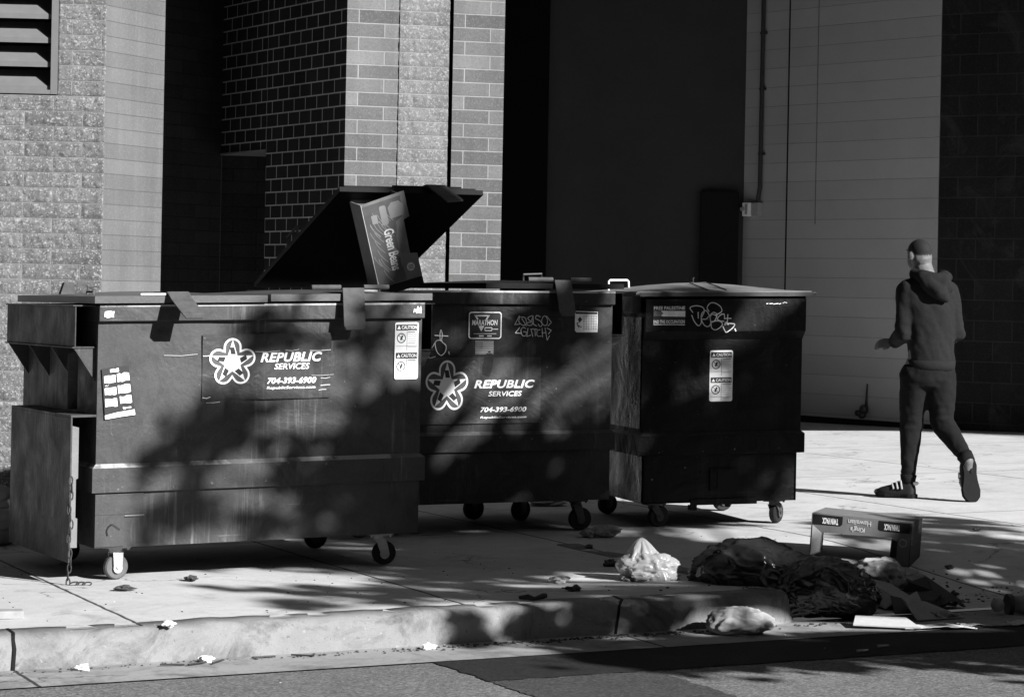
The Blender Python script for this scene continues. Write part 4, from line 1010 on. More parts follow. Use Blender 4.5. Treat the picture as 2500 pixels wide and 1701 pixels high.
drape('paper_strip', (2.22, 11.80, -.102), .26, .08, .35, 9.1, M_paperg, 'thin torn paper strip with an oval hole near the right edge', 'paper', .018)
drape('paper_strip', (2.42, 11.86, -.10), .16, .09, .3, 14.1, M_paper, 'short torn white paper at the right edge of the gutter', 'paper', .02)
drape('paper_scrap', on(2.08, 12.05), .12, .08, .4, 19.1, M_paperg, 'small crumpled grey paper above the white paper strip', 'paper', .04)
cupt = thing('plastic_cup', 'clear plastic cup with a black lid lying on its side at the right edge', 'cup', (2.43, 12.22, -.05), R(20))
b = MB(); b.lathe([(.038, 0), (.048, .12), (.047, .12), (.036, .002)], 24, Matrix.Rotation(R(-100), 4, 'Z')); obj('cup_body', b, M_clear, cupt, smooth=True)
b = MB(); b.lathe([(.050, -.012), (.050, .012), (.03, .016)], 24, Matrix.Rotation(R(-100), 4, 'Z') @ Matrix.Translation((0, -.01, 0))); obj('cup_lid', b, M_dsteel, cupt)
b = MB(); b.ball((-.08, -.01, .0), (.035, .03, .035)); obj('cup_bulge', b, M_clear, cupt, smooth=True)
b = MB(); crumple2(b, (1.06, 11.53, -.075), (.155, .09, .075), 31.7, .24, 5, .6, 1.3, None, 3); tag(obj('paper_bag', b, M_paperg, smooth=True), 'crumpled white paper bag lying in the gutter against the curb', 'paper bag')
b = MB(); crumple(b, on(.56, 14.50, .035), (.085, .05, .035), 41.7, .35, 4, .8); crumple(b, on(.47, 14.50, .025), (.05, .05, .03), 43.7, .5, 3, .8); tag(obj('crumpled_paper', b, M_paperg), 'crumpled grey paper between the casters of the middle and dark dumpsters', 'paper')
b = MB(); crumple(b, on(.26, 16.6, .02), (.12, .08, .022), 51.7, .5, 4, .8); tag(obj('crumpled_film', b, M_paperg), 'flattened plastic film on the ground seen under the middle dumpster', 'plastic film')
b = MB(); crumple(b, on(.255, 12.28, .018), (.055, .04, .016), 61.7, .7, 3); tag(obj('paper_scrap', b, M_paper), 'pale torn paper scrap left of the clear plastic bag', 'paper')
b = MB(); b.tube([on(.06, 11.60, .012), on(.10, 11.585, .016), on(.13, 11.58, .009), on(.17, 11.59, .02), on(.185, 11.595, .022)], [.008, .014, .009, .014, .01], 8); tag(obj('cigar_stub', b, M_dsteel, smooth=True), 'dark bone-shaped scrap near the back of the curb', 'scrap')
b = MB(); crumple(b, on(.316, 11.95, .012), (.04, .03, .014), 71.7, .7, 3); tag(obj('dry_leaf', b, M_cardd), 'curled dark leaf right of the bone-shaped scrap', 'leaf')
b = MB(); crumple(b, on(.53, 13.0, .014), (.035, .03, .02), 73.7, .7, 3); tag(obj('dry_leaf', b, M_cardd), 'curled dark leaf behind and left of the clear plastic bag', 'leaf')
b = MB(); b.box(-.07, .035, -.04, .05, 0, .035, Matrix.Translation(on(-2.12, 10.97)) @ Matrix.Rotation(R(14), 4, 'Z')); tag(obj('small_carton', b, M_card, bevel=.004), 'small flat carton lying on the pavement at the left edge', 'carton')
b = MB(); b.tube([(1.49, 12.0, -.093), (1.57, 11.99, -.093)], .008, 8); tag(obj('cigarette', b, M_paper), 'white paper tube on the ground below the smaller black bag', 'paper tube')
for i, (x, y, lb) in enumerate(((-1.73, 10.42, 'white bird-shaped scrap in the gutter near the left curb joint'), (-1.25, 10.66, 'pointed white scrap in the gutter left of the twigs'), (-1.42, 10.70, 'small white scrap on the top edge of the curb'), (-.33, 11.02, 'small white scrap at the curb foot below the long dark seam'))):
    b = MB(); crumple(b, on(x, y, .012), (.03, .02, .014), 81.7+i, .7, 3); tag(obj('paper_scrap', b, M_white), lb, 'paper', 'white scraps by the curb')
for i, (x, y) in enumerate(((1.653, 11.11), (1.54, 10.948))):
    b = MB(); b.tube([(x-.025, y-.01, -.108), (x+.025, y+.01, -.107)], .006, 6); tag(obj('cigarette_butt', b, M_paper), ('rear' if i == 0 else 'front') + ' one of two cigarette butts on the black asphalt strip', 'cigarette butt', 'cigarette butts on the asphalt')
b = MB(); b.tube([(-1.43, 10.53, -.162), (-1.33, 10.545, -.162)], .004, 6); tw = obj('twig', b, M_dsteel); tag(tw, 'thin dark twig lying in the gutter at the curb foot', 'twig', 'twigs in the gutter')
for x, y, a in ((-1.2, 10.62, 1.1), (-1.02, 10.76, .35), (-.86, 10.80, -.3), (-1.28, 10.57, .7)):
    c = tw.copy(); COL.objects.link(c); c.matrix_world = Matrix.Translation((x, y, KX*x-.135)) @ Matrix.Rotation(a, 4, 'Z') @ Matrix.Translation((1.38, -10.5375, .162))
b = MB(); crumple(b, (0, 0, .012), (.045, .03, .012), 91.2, .8, 3); lf0 = obj('dry_leaf', b, M_cardd)
LF = ((-1.80, 11.95, 'dark curled leaf on the bright pavement left of the front caster'), (-1.53, 12.35, 'dark leaf on the bright pavement right of the front left caster'), (.75, 13.25, 'dark leaf behind the clear plastic bag'), (2.36, 13.55, 'small dark leaf right of the display carton'), (2.75, 14.9, 'small dark leaf on the pavement beyond the carton, far right'), (2.25, 12.75, 'dark leaf right of the tent-shaped card'), (.45, 13.9, 'tiny dark leaf near the crumpled grey paper'))
for i, (x, y, lb) in enumerate(LF):
    o = lf0 if i == 0 else lf0.copy()
    if i: COL.objects.link(o)
    o.location = on(x, y); o.rotation_euler = (0, 0, i*1.7); o.scale = (1, 1, 1) if i < 3 else (.6, .6, .8); tag(o, lb, 'leaf', 'dry leaves on the pavement')
# loose grit nobody could count
rnd = random.Random(3); b = MB()
def grit(a, bb, s_):
    x, y = xy(a, bb); z = hz(x, y); b.ball((x, y, z+s_*.3), (s_, s_*rnd.uniform(.5, 1), s_*.5), 1)
for i in range(260): grit(rnd.gauss(5.0, .75), 10.30-abs(rnd.gauss(0, .05)), rnd.uniform(.003, .011))
for i in range(120): grit(rnd.uniform(2.2, 5.5), 10.31-abs(rnd.gauss(0, .05)), rnd.uniform(.002, .007))
for i in range(330): grit(rnd.gauss(6.7, .5), 10.55+abs(rnd.gauss(0, .3)), rnd.uniform(.003, .010))
for i in range(160): grit(rnd.uniform(2.5, 8), rnd.uniform(10.6, 13), rnd.uniform(.002, .007))
struct('grit', b, M_cardd, kind='stuff')
rnd = random.Random(5); b = MB()
for i in range(80):
    a, bb = (rnd.gauss(6.7, .5), 10.45+abs(rnd.gauss(0, .35))) if i < 62 else (rnd.uniform(2.3, 7), rnd.uniform(9.5, 12.5))
    x, y = xy(a, bb); s_ = rnd.uniform(.002, .006); b.ball((x, y, hz(x, y)+s_*.3), (s_*1.4, s_, s_*.5), 1)
struct('paper_crumbs', b, M_paper, kind='stuff')
# heap of stones far left
for i, (x, y, z, r_) in enumerate(((-2.83, 14.1, .03, .085), (-2.80, 14.05, .12, .07), (-2.86, 14.12, .20, .065), (-2.80, 14.0, .27, .05))):
    b = MB(); crumple(b, (x, y, z-.03), (r_*1.25, r_, r_*.85), 3.0+i*2.2, .25, 3, 0, 1.2, .2); tag(obj('stone', b, plain('stone_grey', .4, .9, .2, .3, 10, .5), smooth=True), ('bottom', 'second lowest', 'third lowest', 'topmost')[i] + ' rounded stone of the pile behind the nearest dumpster, left edge', 'stone', 'stones piled at the left edge')
# chain hanging at the corner of the nearest dumpster
ch = thing('chain', 'rusty chain hanging from the lower left corner of the nearest dumpster to the ground', 'chain', (-2.10, 12.20, KX*-2.1))
pts = []
for k in range(15): pts.append(Vector((.006*math.sin(k*1.3), -.01-.004*k*0, .50-.035*k)))
for k in range(3): pts.append(Vector((.03*(k+1), -.03, .008)))
for k, p_ in enumerate(pts):
    lk = MB(); flat_ = k >= 15; ry, rz_ = .011, .022
    rt = Matrix.Rotation(R(90*(k % 2)+20), 4, 'Z') if not flat_ else Matrix.Rotation(R(80), 4, 'Y')
    lk.tube([Matrix.Translation(p_) @ rt @ Vector((.009*math.cos(t_), 0, .023*math.sin(t_))) for t_ in [2*PI*q_/12 for q_ in range(12)]], .0036, 6, None, True); obj('link', lk, M_dsteel, ch, smooth=True)
# ------------------------------------------------------------------ the person
def blend(name, mb, voxel, smooth, mat, parent, disp=0, dscale=.05, iters=6, folds=()):
    me = mb.mesh(name); o = bpy.data.objects.new(name, me); COL.objects.link(o)
    r_ = o.modifiers.new('r', 'REMESH'); r_.mode = 'VOXEL'; r_.voxel_size = voxel
    s_ = o.modifiers.new('s', 'SMOOTH'); s_.factor = .5; s_.iterations = iters
    bpy.context.view_layer.update()
    m2 = bpy.data.meshes.new_from_object(o.evaluated_get(bpy.context.evaluated_depsgraph_get()))
    bpy.data.objects.remove(o); bpy.data.meshes.remove(me)
    if disp:
        for v in m2.vertices:
            p = v.co/dscale; q_ = Vector(((p.x+.5*p.z)*1.15, p.y*1.1, (p.z-.4*p.x)*.5))
            v.co += v.normal*disp*(N.noise(q_)+.5*N.noise(q_*2.1))
            for (c_, rad_, amp_, fr_) in folds:
                dd = (v.co-Vector(c_)).length
                if dd < rad_: v.co += v.normal*amp_*(1-dd/rad_)*max(-.3, N.noise(Vector((v.co.x*7, v.co.y*7, v.co.z*fr_*.24)))*2)
    m2.materials.clear(); m2.name = name
    return link(name, m2, mat, parent, smooth=True, fixn=False)
def limb(mb, pts, rs, n=14, sx=1, sub=3):
    P = [Vector(p) for p in pts]
    mb.tube(P, list(rs), n)
    for p, r_ in zip(P, rs): mb.ball(p, r_*.995, 2)
def loft(mb, secs, n=20):
    """stack of ellipses (centre, rx, ry, yaw)"""
    vs = []; m_ = len(secs)
    for c, rx, ry, yw in secs:
        for k in range(n):
            a = 2*PI*k/n; x, y = rx*math.cos(a), ry*math.sin(a)
            vs.append((c[0]+x*math.cos(yw)-y*math.sin(yw), c[1]+x*math.sin(yw)+y*math.cos(yw), c[2]))
    fs = [(i*n+k, i*n+(k+1) % n, (i+1)*n+(k+1) % n, (i+1)*n+k) for i in range(m_-1) for k in range(n)]
    fs += [tuple(range(n-1, -1, -1)), tuple(range((m_-1)*n, m_*n))]
    mb.add(vs, fs)
M_skin = plain('skin', .12, .6, .3, .15, 12, .1)
t = NT('cropped_hair'); sx_ = t.new('ShaderNodeSeparateXYZ'); t.L(t.coord(), sx_.inputs[0]); hn_ = t.noise(t.coord(), 60, 4)
fz_ = t.math('ADD', sx_.outputs[2], t.math('MULTIPLY', t.math('SUBTRACT', hn_, .5), .03)); mr_ = t.new('ShaderNodeMapRange'); mr_.inputs[1].default_value = 1.598; mr_.inputs[2].default_value = 1.665; t.L(fz_, mr_.inputs[0])
t.base(t.ramp(mr_.outputs[0], (0, .115), (.5, .04), (1, .013)), .8, .25); t.bump(t.noise(t.coord(), 220, 3), .5, .004); M_hair = t.m
M_hood = plain('hoodie_fleece', .015, .95, .1, .2, 40, .35)
M_pant = plain('jogger_fabric', .010, .95, .1, .25, 40, .35)
M_shoe = plain('dark_shoe', .012, .7, .2, .3, 20, .2)
M_sole = plain('shoe_sole', .012, .9, .05, .2, 40, .3)
PX, PY = 2.75, 17.20
man = thing('person', 'person in a dark hoodie and jogger trousers walking away along the sunlit pavement', 'person', (PX, PY, KX*PX))
yw = R(10)
# joints
hipL, kneL, ankL, toeL = (-.005,.0,.90), (-.02,.05,.50), (-.04,.02,.10), (-.235,.12,.03)
hipR, kneR, ankR, toeR = (.165,.0,.90), (.175,-.01,.52), (.315,-.26,.275), (.335,-.34,.045)
shL, elL, wrL = (-.072,-.01,1.405), (-.100,-.04,1.12), (-.125,.17,1.05)
shR, elR, wrR = (.205,.04,1.405), (.275,.03,1.12), (.22,.27,1.06)
hd = Vector((.012,.045,1.655)); hy = R(28)       # head turned to the left
b = MB()
b.ball(hd+Vector((0,-.005,.012)), (.074,.094,.086), 3, Matrix.Rotation(hy, 4, 'Z')); 
fdir = Vector((-math.sin(hy), math.cos(hy), 0)); rdir = Vector((math.cos(hy), math.sin(hy), 0))
b.ball(hd+fdir*.035+Vector((0,0,-.05)), (.056,.066,.068), 3, Matrix.Rotation(hy, 4, 'Z'))
b.ball(hd+fdir*.065+Vector((0,0,-.095)), (.028,.026,.022), 2)
b.tube([hd+fdir*.092+Vector((0,0,.012)), hd+fdir*.115+Vector((0,0,-.030)), hd+fdir*.098+Vector((0,0,-.038))], [.009,.014,.012], 8)   # nose
for s_ in (-1, 1):
    e = hd+rdir*s_*.082-fdir*.010+Vector((0,0,-.020))
    b.ball(e, (.013,.024,.034), 2, Matrix.Rotation(hy+s_*R(-25), 4, 'Z'))                       # ears
    b.ball(hd+fdir*.086+rdir*s_*.030+Vector((0,0,.024)), (.02,.012,.008), 2)        # brow ridge
    b.ball(hd+fdir*.083+rdir*s_*.030+Vector((0,0,.004)), (.013,.010,.008), 2)        # eyes
b.tube([hd+fdir*.094+rdir*-.022+Vector((0,0,-.066)), hd+fdir*.102+Vector((0,0,-.064)), hd+fdir*.094+rdir*.022+Vector((0,0,-.066))], .007, 8)  # mouth
limb(b, [hd-fdir*.022+Vector((0,0,-.030)), hd-fdir*.012+Vector((.014,0,-.085)), (.048,.0,1.52), (.065,.0,1.43)], [.0745,.066,.063,.078])
loft(b, [((.075,.01,1.46), .09,.07,yw), ((.08,.015,1.40), .165,.095,yw), ((.08,.01,1.28), .15,.10,yw), ((.08,.0,1.10), .13,.095,yw), ((.08,.0,.96), .145,.105,yw), ((.08,.0,.86), .13,.10,yw)])
for sh, el, wr in ((shL, elL, wrL), (shR, elR, wrR)): limb(b, [sh, el, wr], [.045,.036,.026])
for hp, kn, an_ in ((hipL, kneL, ankL), (hipR, kneR, ankR)): limb(b, [hp, kn, an_], [.075,.05,.036])
limb(b, [ankL, (-.10,.06,.05), toeL], [.036,.035,.022]); limb(b, [ankR, (.318,-.232,.17), (.326,-.29,.06)], [.034,.024,.014])
def hand(mb, wr, dr, up, side):
    wr, dr, up = Vector(wr), Vector(dr).normalized(), Vector(up).normalized(); lat = dr.cross(up)*side
    M3 = Matrix((lat, dr, up)).transposed()
    mb.ball(wr+dr*.045, (.038,.048,.016), 2, M3.to_4x4())
    for k, ln_ in enumerate((.058,.064,.060,.048)):
        r0 = wr+dr*.080+lat*(.028-.019*k); a1 = r0+dr*ln_*.5-up*.008; a2 = a1+dr*ln_*.32-up*.022; a3 = a2+dr*ln_*.12-up*.022
        mb.tube([r0-dr*.02, r0, a1, a2, a3], [.0105,.0105,.010,.0095,.0075], 8)
    t0 = wr+dr*.03+lat*.032; mb.tube([t0-lat*.012, t0+lat*.012+dr*.022, t0+lat*.014+dr*.052-up*.008], [.011,.0095,.007], 8)
hand(b, wrL, (-.62,.25,-.1), (-.1,-.85,.45), -1); hand(b, wrR, (-.3,.9,-.1), (.1,.1,1), 1)
blend('body', b, .0062, 1, M_skin, man, 0, .05, 4)
b = MB(); b.ball(hd+Vector((0,-.005,.012)), (.0738,.0938,.0858), 5, Matrix.Rotation(hy, 4, 'Z'))
hair = obj('hair', b, M_hair, man, smooth=True)
kill = bmesh.new(); kill.from_mesh(hair.data)
def hairline(c):
    d = Vector(c)-hd; f_ = d.dot(fdir); s_ = abs(d.dot(rdir))
    return d.z + .010*N.noise(d*60) > (-.056+.2*max(0, .05-s_) if f_ < -.03 else (-.050+1.15*(f_+.03)))
bmesh.ops.delete(kill, geom=[f_ for f_ in kill.faces if not hairline(f_.calc_center_median())], context='FACES')
for v in kill.verts:      # thin towards the hairline so no ledge shows
    d = v.co-hd; k_ = min(1, max(0, (d.z+.055)/.07)); v.co = hd+Vector((0,-.005,.012)) + (v.co-hd-Vector((0,-.005,.012)))*(.975+.025*k_) + v.normal*.0008*N.noise(v.co*300)
kill.to_mesh(hair.data); kill.free()
# hoodie
b = MB()
loft(b, [((.065,.0,1.52), .07,.075,yw), ((.067,.005,1.485), .125,.09,yw), ((.067,.01,1.45), .178,.108,yw), ((.07,.01,1.40), .20,.122,yw), ((.075,.0,1.30), .185,.130,yw), ((.09,-.005,1.15), .165,.125,yw), ((.095,-.005,1.02), .160,.122,yw), ((.10,-.005,.93), .162,.125,yw), ((.10,-.005,.875), .155,.12,yw)], 28)
for sh, el, wr in ((shL, elL, wrL), (shR, elR, wrR)):
    mid = Vector(el)*.5+Vector(wr)*.5
    limb(b, [Vector(sh)+Vector((.03 if sh is shL else -.03, 0, -.01)), Vector(sh), Vector(sh)*.45+Vector(el)*.55, el, mid, wr], [.084,.080,.070,.063,.056,.043])
hood_ = blend('hoodie', b, .011, 1, M_hood, man, .008, .085, 4, ((elL, .14, .010, 120), (elR, .14, .010, 120), ((.1,-.1,.97), .2, .006, 90)))
b = MB()
limb(b, [(.0,.065,1.50), (-.025,-.02,1.515), (.015,-.095,1.50), (.10,-.115,1.475), (.175,-.06,1.495), (.165,.04,1.51)], [.035,.042,.048,.052,.050,.040], 10)
limb(b, [(.045,-.115,1.46), (.115,-.145,1.40), (.165,-.13,1.355)], [.058,.058,.034], 10); limb(b, [(.15,-.115,1.46), (.19,-.11,1.42)], [.055,.035], 10)
hd_ = blend('hood', b, .011, 1, M_hood, hood_, .005, .06, 4)
b = MB(); vs = []
secs = [((.10,-.005,.935), .166,.129,yw), ((.10,-.005,.90), .163,.127,yw), ((.10,-.005,.868), .158,.123,yw)]
loft(b, secs, 36); obj('hem_band', b, M_hood, hood_, smooth=True)
b = MB()
for wr, el in ((wrL, elL), (wrR, elR)):
    d = (Vector(wr)-Vector(el)).normalized(); b.tube([Vector(wr)-d*.045, Vector(wr)+d*.005], [.047,.040], 14)
obj('cuff', b, M_hood, hood_, split=True, smooth=True)
# trousers
b = MB()
loft(b, [((.09,.0,.93), .142,.11,yw), ((.085,-.01,.86), .156,.122,yw), ((.08,-.01,.80), .156,.12,yw), ((.08,.0,.755), .135,.105,yw)], 24)
def leg(hp, kn, an_, rr):
    hp, kn, an_ = Vector(hp), Vector(kn), Vector(an_); limb(b, [hp+Vector((0,0,-.06)), hp*.5+kn*.5, kn*.93+hp*.07, kn*.9+an_*.1, kn*.5+an_*.5, kn*.16+an_*.84], rr, 16)
leg(hipL, kneL, ankL, [.106,.098,.082,.076,.063,.052]); leg(hipR, kneR, ankR, [.106,.098,.083,.080,.066,.053])
b.ball((-.062,.04,.80), (.03,.05,.06), 2)
tr_ = blend('trousers', b, .011, 1, M_pant, man, .007, .08, 4, (((.175,-.06,.56), .17, .012, 105), ((-.02,0,.52), .15, .009, 110), ((.17,-.1,.80), .12, .008, 90), ((-.04,0,.2), .12, .008, 130), ((.28,-.2,.33), .1, .007, 120)))
b = MB()
for an_, kn in ((ankL, kneL), (ankR, kneR)):
    an_, kn = Vector(an_), Vector(kn); d = (an_-kn).normalized(); b.tube([an_*.86+kn*.14, an_*.95+kn*.05, an_+d*.01], [.056,.050,.045], 16)
obj('ankle_cuff', b, M_pant, tr_, split=True, smooth=True)
b = MB(); b.box(-.085,-.076,.0,.02,.775,.80); obj('key_tag', b, M_white, tr_)
# shoes
def shoe(heel, toe, up, width):
    heel, toe, up = Vector(heel), Vector(toe), Vector(up).normalized(); d = (toe-heel); ln_ = d.length; d.normalize(); sd_ = d.cross(up).normalized(); up = sd_.cross(d)
    M = Matrix((sd_, d, up)).transposed().to_4x4(); M.translation = heel
    u_ = MB()
    prof_ = [(0,.038,.065), (.10,.048,.088), (.28,.048,.090), (.48,.052,.072), (.72,.060,.052), (.9,.052,.040), (1.0,.030,.024)]
    vs = []; n = 16
    for t_, w, h in prof_:
        for k in range(n):
            a = 2*PI*k/n; z = math.sin(a); vs.append(M @ Vector((w*math.cos(a), t_*ln_, .022+h*(z if z > 0 else z*.25))))
    fs = [(i*n+k, i*n+(k+1) % n, (i+1)*n+(k+1) % n, (i+1)*n+k) for i in range(len(prof_)-1) for k in range(n)] + [tuple(range(n)), tuple(range((len(prof_)-1)*n, len(prof_)*n))]
    u_.add(vs, fs); o = obj('shoe', u_, M_shoe, man, smooth=True); o.modifiers.new('sub', 'SUBSURF').render_levels = 2
    s_ = MB(); ol = []
    for t_, w in ((-.03,.024), (.03,.046), (.13,.054), (.33,.048), (.5,.053), (.72,.067), (.88,.062), (.98,.040), (1.03,.016)): ol.append((w, t_*ln_))
    ol = ol + [(-x, y) for x, y in ol[::-1]]
    nn = len(ol); vs = [M @ Vector((x, y, -.004)) for x, y in ol] + [M @ Vector((x*1.03, y, .022)) for x, y in ol]
    s_.add(vs, [tuple(range(nn)), tuple(range(2*nn-1, nn-1, -1))] + [(i, (i+1) % nn, (i+1) % nn+nn, i+nn) for i in range(nn)])
    so = obj('sole', s_, M_sole, o, bevel=.004)
    a_ = MB()
    for t_ in (.36, .47, .58): a_.tube([M @ Vector((.054, t_*ln_-.02, .055)), M @ Vector((.026, t_*ln_, .118-.11*(t_-.3))), M @ Vector((-.026, t_*ln_, .118-.11*(t_-.3))), M @ Vector((-.054, t_*ln_-.02, .055))], .006, 6)
    obj('lace', a_, M_mid, o, split=True)
    hb = MB(); hb.ball(M @ Vector((0, -.002, .095)), (.020, .012, .014), 2); obj('heel_tab', hb, M_white, o)
    return M
shoe((.005,-.02,.006), (-.235,.105,.006), (0,0,1), .09)
Msh = shoe((.325,-.235,.285), (.335,-.33,.012), (-.25,.85,.34), .09)
b = MB(); b.ball(Msh @ Vector((.004,.085,-.004)), (.013,.010,.026), 2); obj('sole_hole', b, M_in, man)
# ------------------------------------------------------------------ street tree just outside the view; its crown dapples the scene
SE = R(27); SH = Vector((.77, -.64)).normalized(); SUN = Vector((SH.x*math.cos(SE), SH.y*math.cos(SE), math.sin(SE)))
US = Vector((.64, .77)).normalized()
TU, TS = 10.7, -1.0
tb_ = US*TU + SH*TS
tree = thing('street_tree', 'small leafy street tree standing by the driveway, out of view to the right', 'tree', (tb_.x, tb_.y, KX*tb_.x-.15))
rnd = random.Random(21)
trunk = MB(); leaves = MB()
trunk.tube([(0,0,0), (.03,.02,.8), (-.02,.05,1.7), (.02,.0,2.5), (.0,.03,3.6), (.05,.0,4.8)], [.15,.12,.105,.09,.06,.02], 12)
def loc(u, s_, z):      # crown position in the sun-aligned frame, relative to the tree base
    p = US*(TU+u)+SH*(TS+s_); return Vector((p.x-tb_.x, p.y-tb_.y, z))
clusters = []
def shadow_cluster(px, py, pz, r_, n):
    """cluster of leaves on the limb that stands between the sun and this spot"""
    P = Vector((px, py)); s0 = P.dot(SH); u0 = P.dot(US); ds = TS+rnd.uniform(-1.1, 1.1)-s0
    clusters.append((loc(u0-TU, s0+ds-TS, pz+ds*math.tan(SE)-(KX*tb_.x-.15)), r_, n))
def dmp(x0, y0, yaw, l, z): return (x0+l*math.cos(yaw), y0+l*math.sin(yaw), KX*x0+z)
for i in range(46):      # limbs whose shade falls on the dark and middle dumpsters
    shadow_cluster(*dmp(.7782, 15.02, D3y, rnd.uniform(-.05, 1.1), rnd.uniform(.1, 1.38)), .17, 40)
for i in range(62):
    l, z = rnd.uniform(.05, 1.75), rnd.uniform(.1, 1.4)
    if math.hypot((l-1.42)*1.0, (z-.84)*.8) < .22 or math.hypot(l-1.2, z-.3) < .16 or math.hypot(l-.62, z-.45) < .15: continue
    shadow_cluster(*dmp(x2, y2, D2y, l, z), .16, 36)
for i in range(30): shadow_cluster(*dmp(-1.9972, 12.2862, D1y, rnd.uniform(1.3, 1.72), rnd.uniform(.1, 1.3)), .15, 34)
for l, z in ((.30,.62), (.42,.66), (.55,.75), (.68,.82), (.8,.88), (.95,.95), (.62,1.2), (.78,1.22), (.95,1.2), (.45,.42), (.5,.3), (1.02,.5), (1.0,.62), (1.1,.4), (.85,.25), (1.2,1.22), (1.15,.2), (.3,.3), (.72,.72)): shadow_cluster(*dmp(-1.9972, 12.2862, D1y, l, z), .10, 22)
def gtarget(n, x0, x1, y0, y1, r_, k):
    for i in range(n):
        x, y = rnd.uniform(x0, x1), rnd.uniform(y0, y1); shadow_cluster(x, y, KX*x, r_, k)
gtarget(30, -1.35, -.3, 11.1, 12.4, .07, 16); gtarget(190, -.6, 1.3, 11.4, 14.4, .11, 24); gtarget(50, 1.5, 3.2, 12.2, 15.9, .13, 26); gtarget(44, .5, 2.7, 10.35, 11.4, .13, 30); gtarget(44, -.1, 1.5, 10.95, 11.9, .09, 22)
for i in range(70):
    while True:
        u, s_, z = rnd.uniform(-2.3, 2.3), rnd.uniform(-1.6, 1.6), rnd.uniform(-1.75, 1.0)
        if (u/2.4)**2+(s_/1.7)**2+(z/1.75)**2 < 1: break
    clusters.append((loc(u, s_, 3.55+z), rnd.uniform(.18, .34), rnd.randint(18, 34)))
LIT = [(1.3,12.2,.25), (1.5,12.0,.12), (1.72,13.85,.24), (2.05,13.6,.24), (1.75,13.72,.15), (1.06,11.53,-.05), (.69,12.4,.13), (.62,12.4,.05), (1.75,11.72,-.08), (2.0,11.7,-.1), (2.0,12.6,-.05), dmp(x2,y2,D2y,1.42,.84), dmp(x2,y2,D2y,1.2,.32), dmp(x2,y2,D2y,.55,.45), 
       dmp(-1.9972,12.2862,D1y,1.28,.9), dmp(-1.9972,12.2862,D1y,1.3,1.05), dmp(-1.9972,12.2862,D1y,1.15,.62), dmp(-1.9972,12.2862,D1y,1.22,.36), dmp(-1.9972,12.2862,D1y,.62,.35), dmp(-1.9972,12.2862,D1y,.3,1.3), dmp(-1.9972,12.2862,D1y,.6,1.3), dmp(-1.9972,12.2862,D1y,1.15,1.3), dmp(-1.9972,12.2862,D1y,.72,1.02), dmp(-1.9972,12.2862,D1y,1.0,1.06),
       dmp(.7782,15.02,D3y,.06,.5), dmp(.7782,15.02,D3y,.25,1.46), dmp(.7782,15.02,D3y,.7,1.46),
       (.05,12.05,0), (.9,13.3,0), (2.6,13.2,0), (2.95,12.7,0), (.45,11.75,0), (-.2,11.9,0), (1.9,14.4,.03), (1.5,12.0,.08), (1.25,12.25,.28), dmp(x2,y2,D2y,.65,.80), dmp(x2,y2,D2y,.62,.97), dmp(x2,y2,D2y,.9,.86), dmp(x2,y2,D2y,1.1,.86), dmp(x2,y2,D2y,.88,1.22), dmp(x2,y2,D2y,1.1,1.2), dmp(x2,y2,D2y,1.55,1.22), dmp(.7782,15.02,D3y,.49,.83), dmp(.7782,15.02,D3y,.49,.98), dmp(-1.9972,12.2862,D1y,1.62,1.02), dmp(-1.9972,12.2862,D1y,1.62,1.16), dmp(-1.9972,12.2862,D1y,.68,1.1), (1.6,10.2,-.13), (.9,10.0,-.13)]
base_ = Vector((tb_.x, tb_.y, KX*tb_.x-.15))
def lit_ok(c, r_):
    for i_, T_ in enumerate(LIT):
        d = c+base_-Vector(T_)
        if (d-SUN*d.dot(SUN)).length < (r_*1.1+.05 if i_ < 10 else r_*.7+.03): return False
    h0 = max(1.5, min(5.4, c.z-.35-.35*math.hypot(c.x, c.y))); a = Vector((0, 0, h0)); mid = a*.5+c*.5+Vector((0, 0, .18))
    for T_ in LIT[:10]:          # the limb that carries the cluster must stay clear of the sunny spots too
        for k in range(13):
            q_ = a.lerp(mid, k/6) if k <= 6 else mid.lerp(c, (k-6)/6)
            d = q_+base_-Vector(T_)
            if (d-SUN*d.dot(SUN)).length < .105: return False
    return True
clusters = [c for c in clusters if lit_ok(c[0], c[1])]
def grow(tree, trunk, leaves, clusters, htop):
  for p, r_, n in clusters:
    h0 = max(1.5, min(htop, p.z-.35-.35*math.hypot(p.x, p.y))); a = Vector((0, 0, h0)); mid = a*.5+p*.5+Vector((0, 0, .18))
    trunk.tube([a, a*.75+p*.25+Vector((0,0,.1)), mid, p], [.045,.036,.024,.009], 6)
    for k in range(3): trunk.tube([p*.9+mid*.1, p+Vector((rnd.gauss(0, r_*.7), rnd.gauss(0, r_*.7), rnd.gauss(0, r_*.7)))], [.007,.003], 4)
    for k in range(n):
        c = p+Vector((rnd.gauss(0, r_*.55), rnd.gauss(0, r_*.55), rnd.gauss(0, r_*.5)))
        M = Euler((rnd.uniform(0, 6), rnd.uniform(0, 6), rnd.uniform(0, 6))).to_matrix(); w = rnd.uniform(.035, .06)*(1 if r_ < .5 else 1.7)
        leaves.add([c+M @ Vector(v) for v in ((0,-w*1.3,0), (w,-w*.2,.006), (w*.55,w*.9,0), (0,w*1.5,-.006), (-w*.55,w*.9,0), (-w,-w*.2,.006))], [(0,1,2,3,4,5)])
  obj('trunk', trunk, plain('bark', .10, .9, .2, .3, 12, .5), tree, smooth=True); obj('crown', leaves, plain('leaf', .07, .6, .3, .3, 3, 0), tree, fixn=False)
grow(tree, trunk, leaves, clusters, 5.4)
t2 = US*3.4 + SH*1.2
tree2 = thing('street_tree', 'added wide leafy tree shading the road to cut bounced light, out of view', 'tree', (t2.x, t2.y, KX*t2.x-.15))  # unseen tree added to cut light bounced off the road
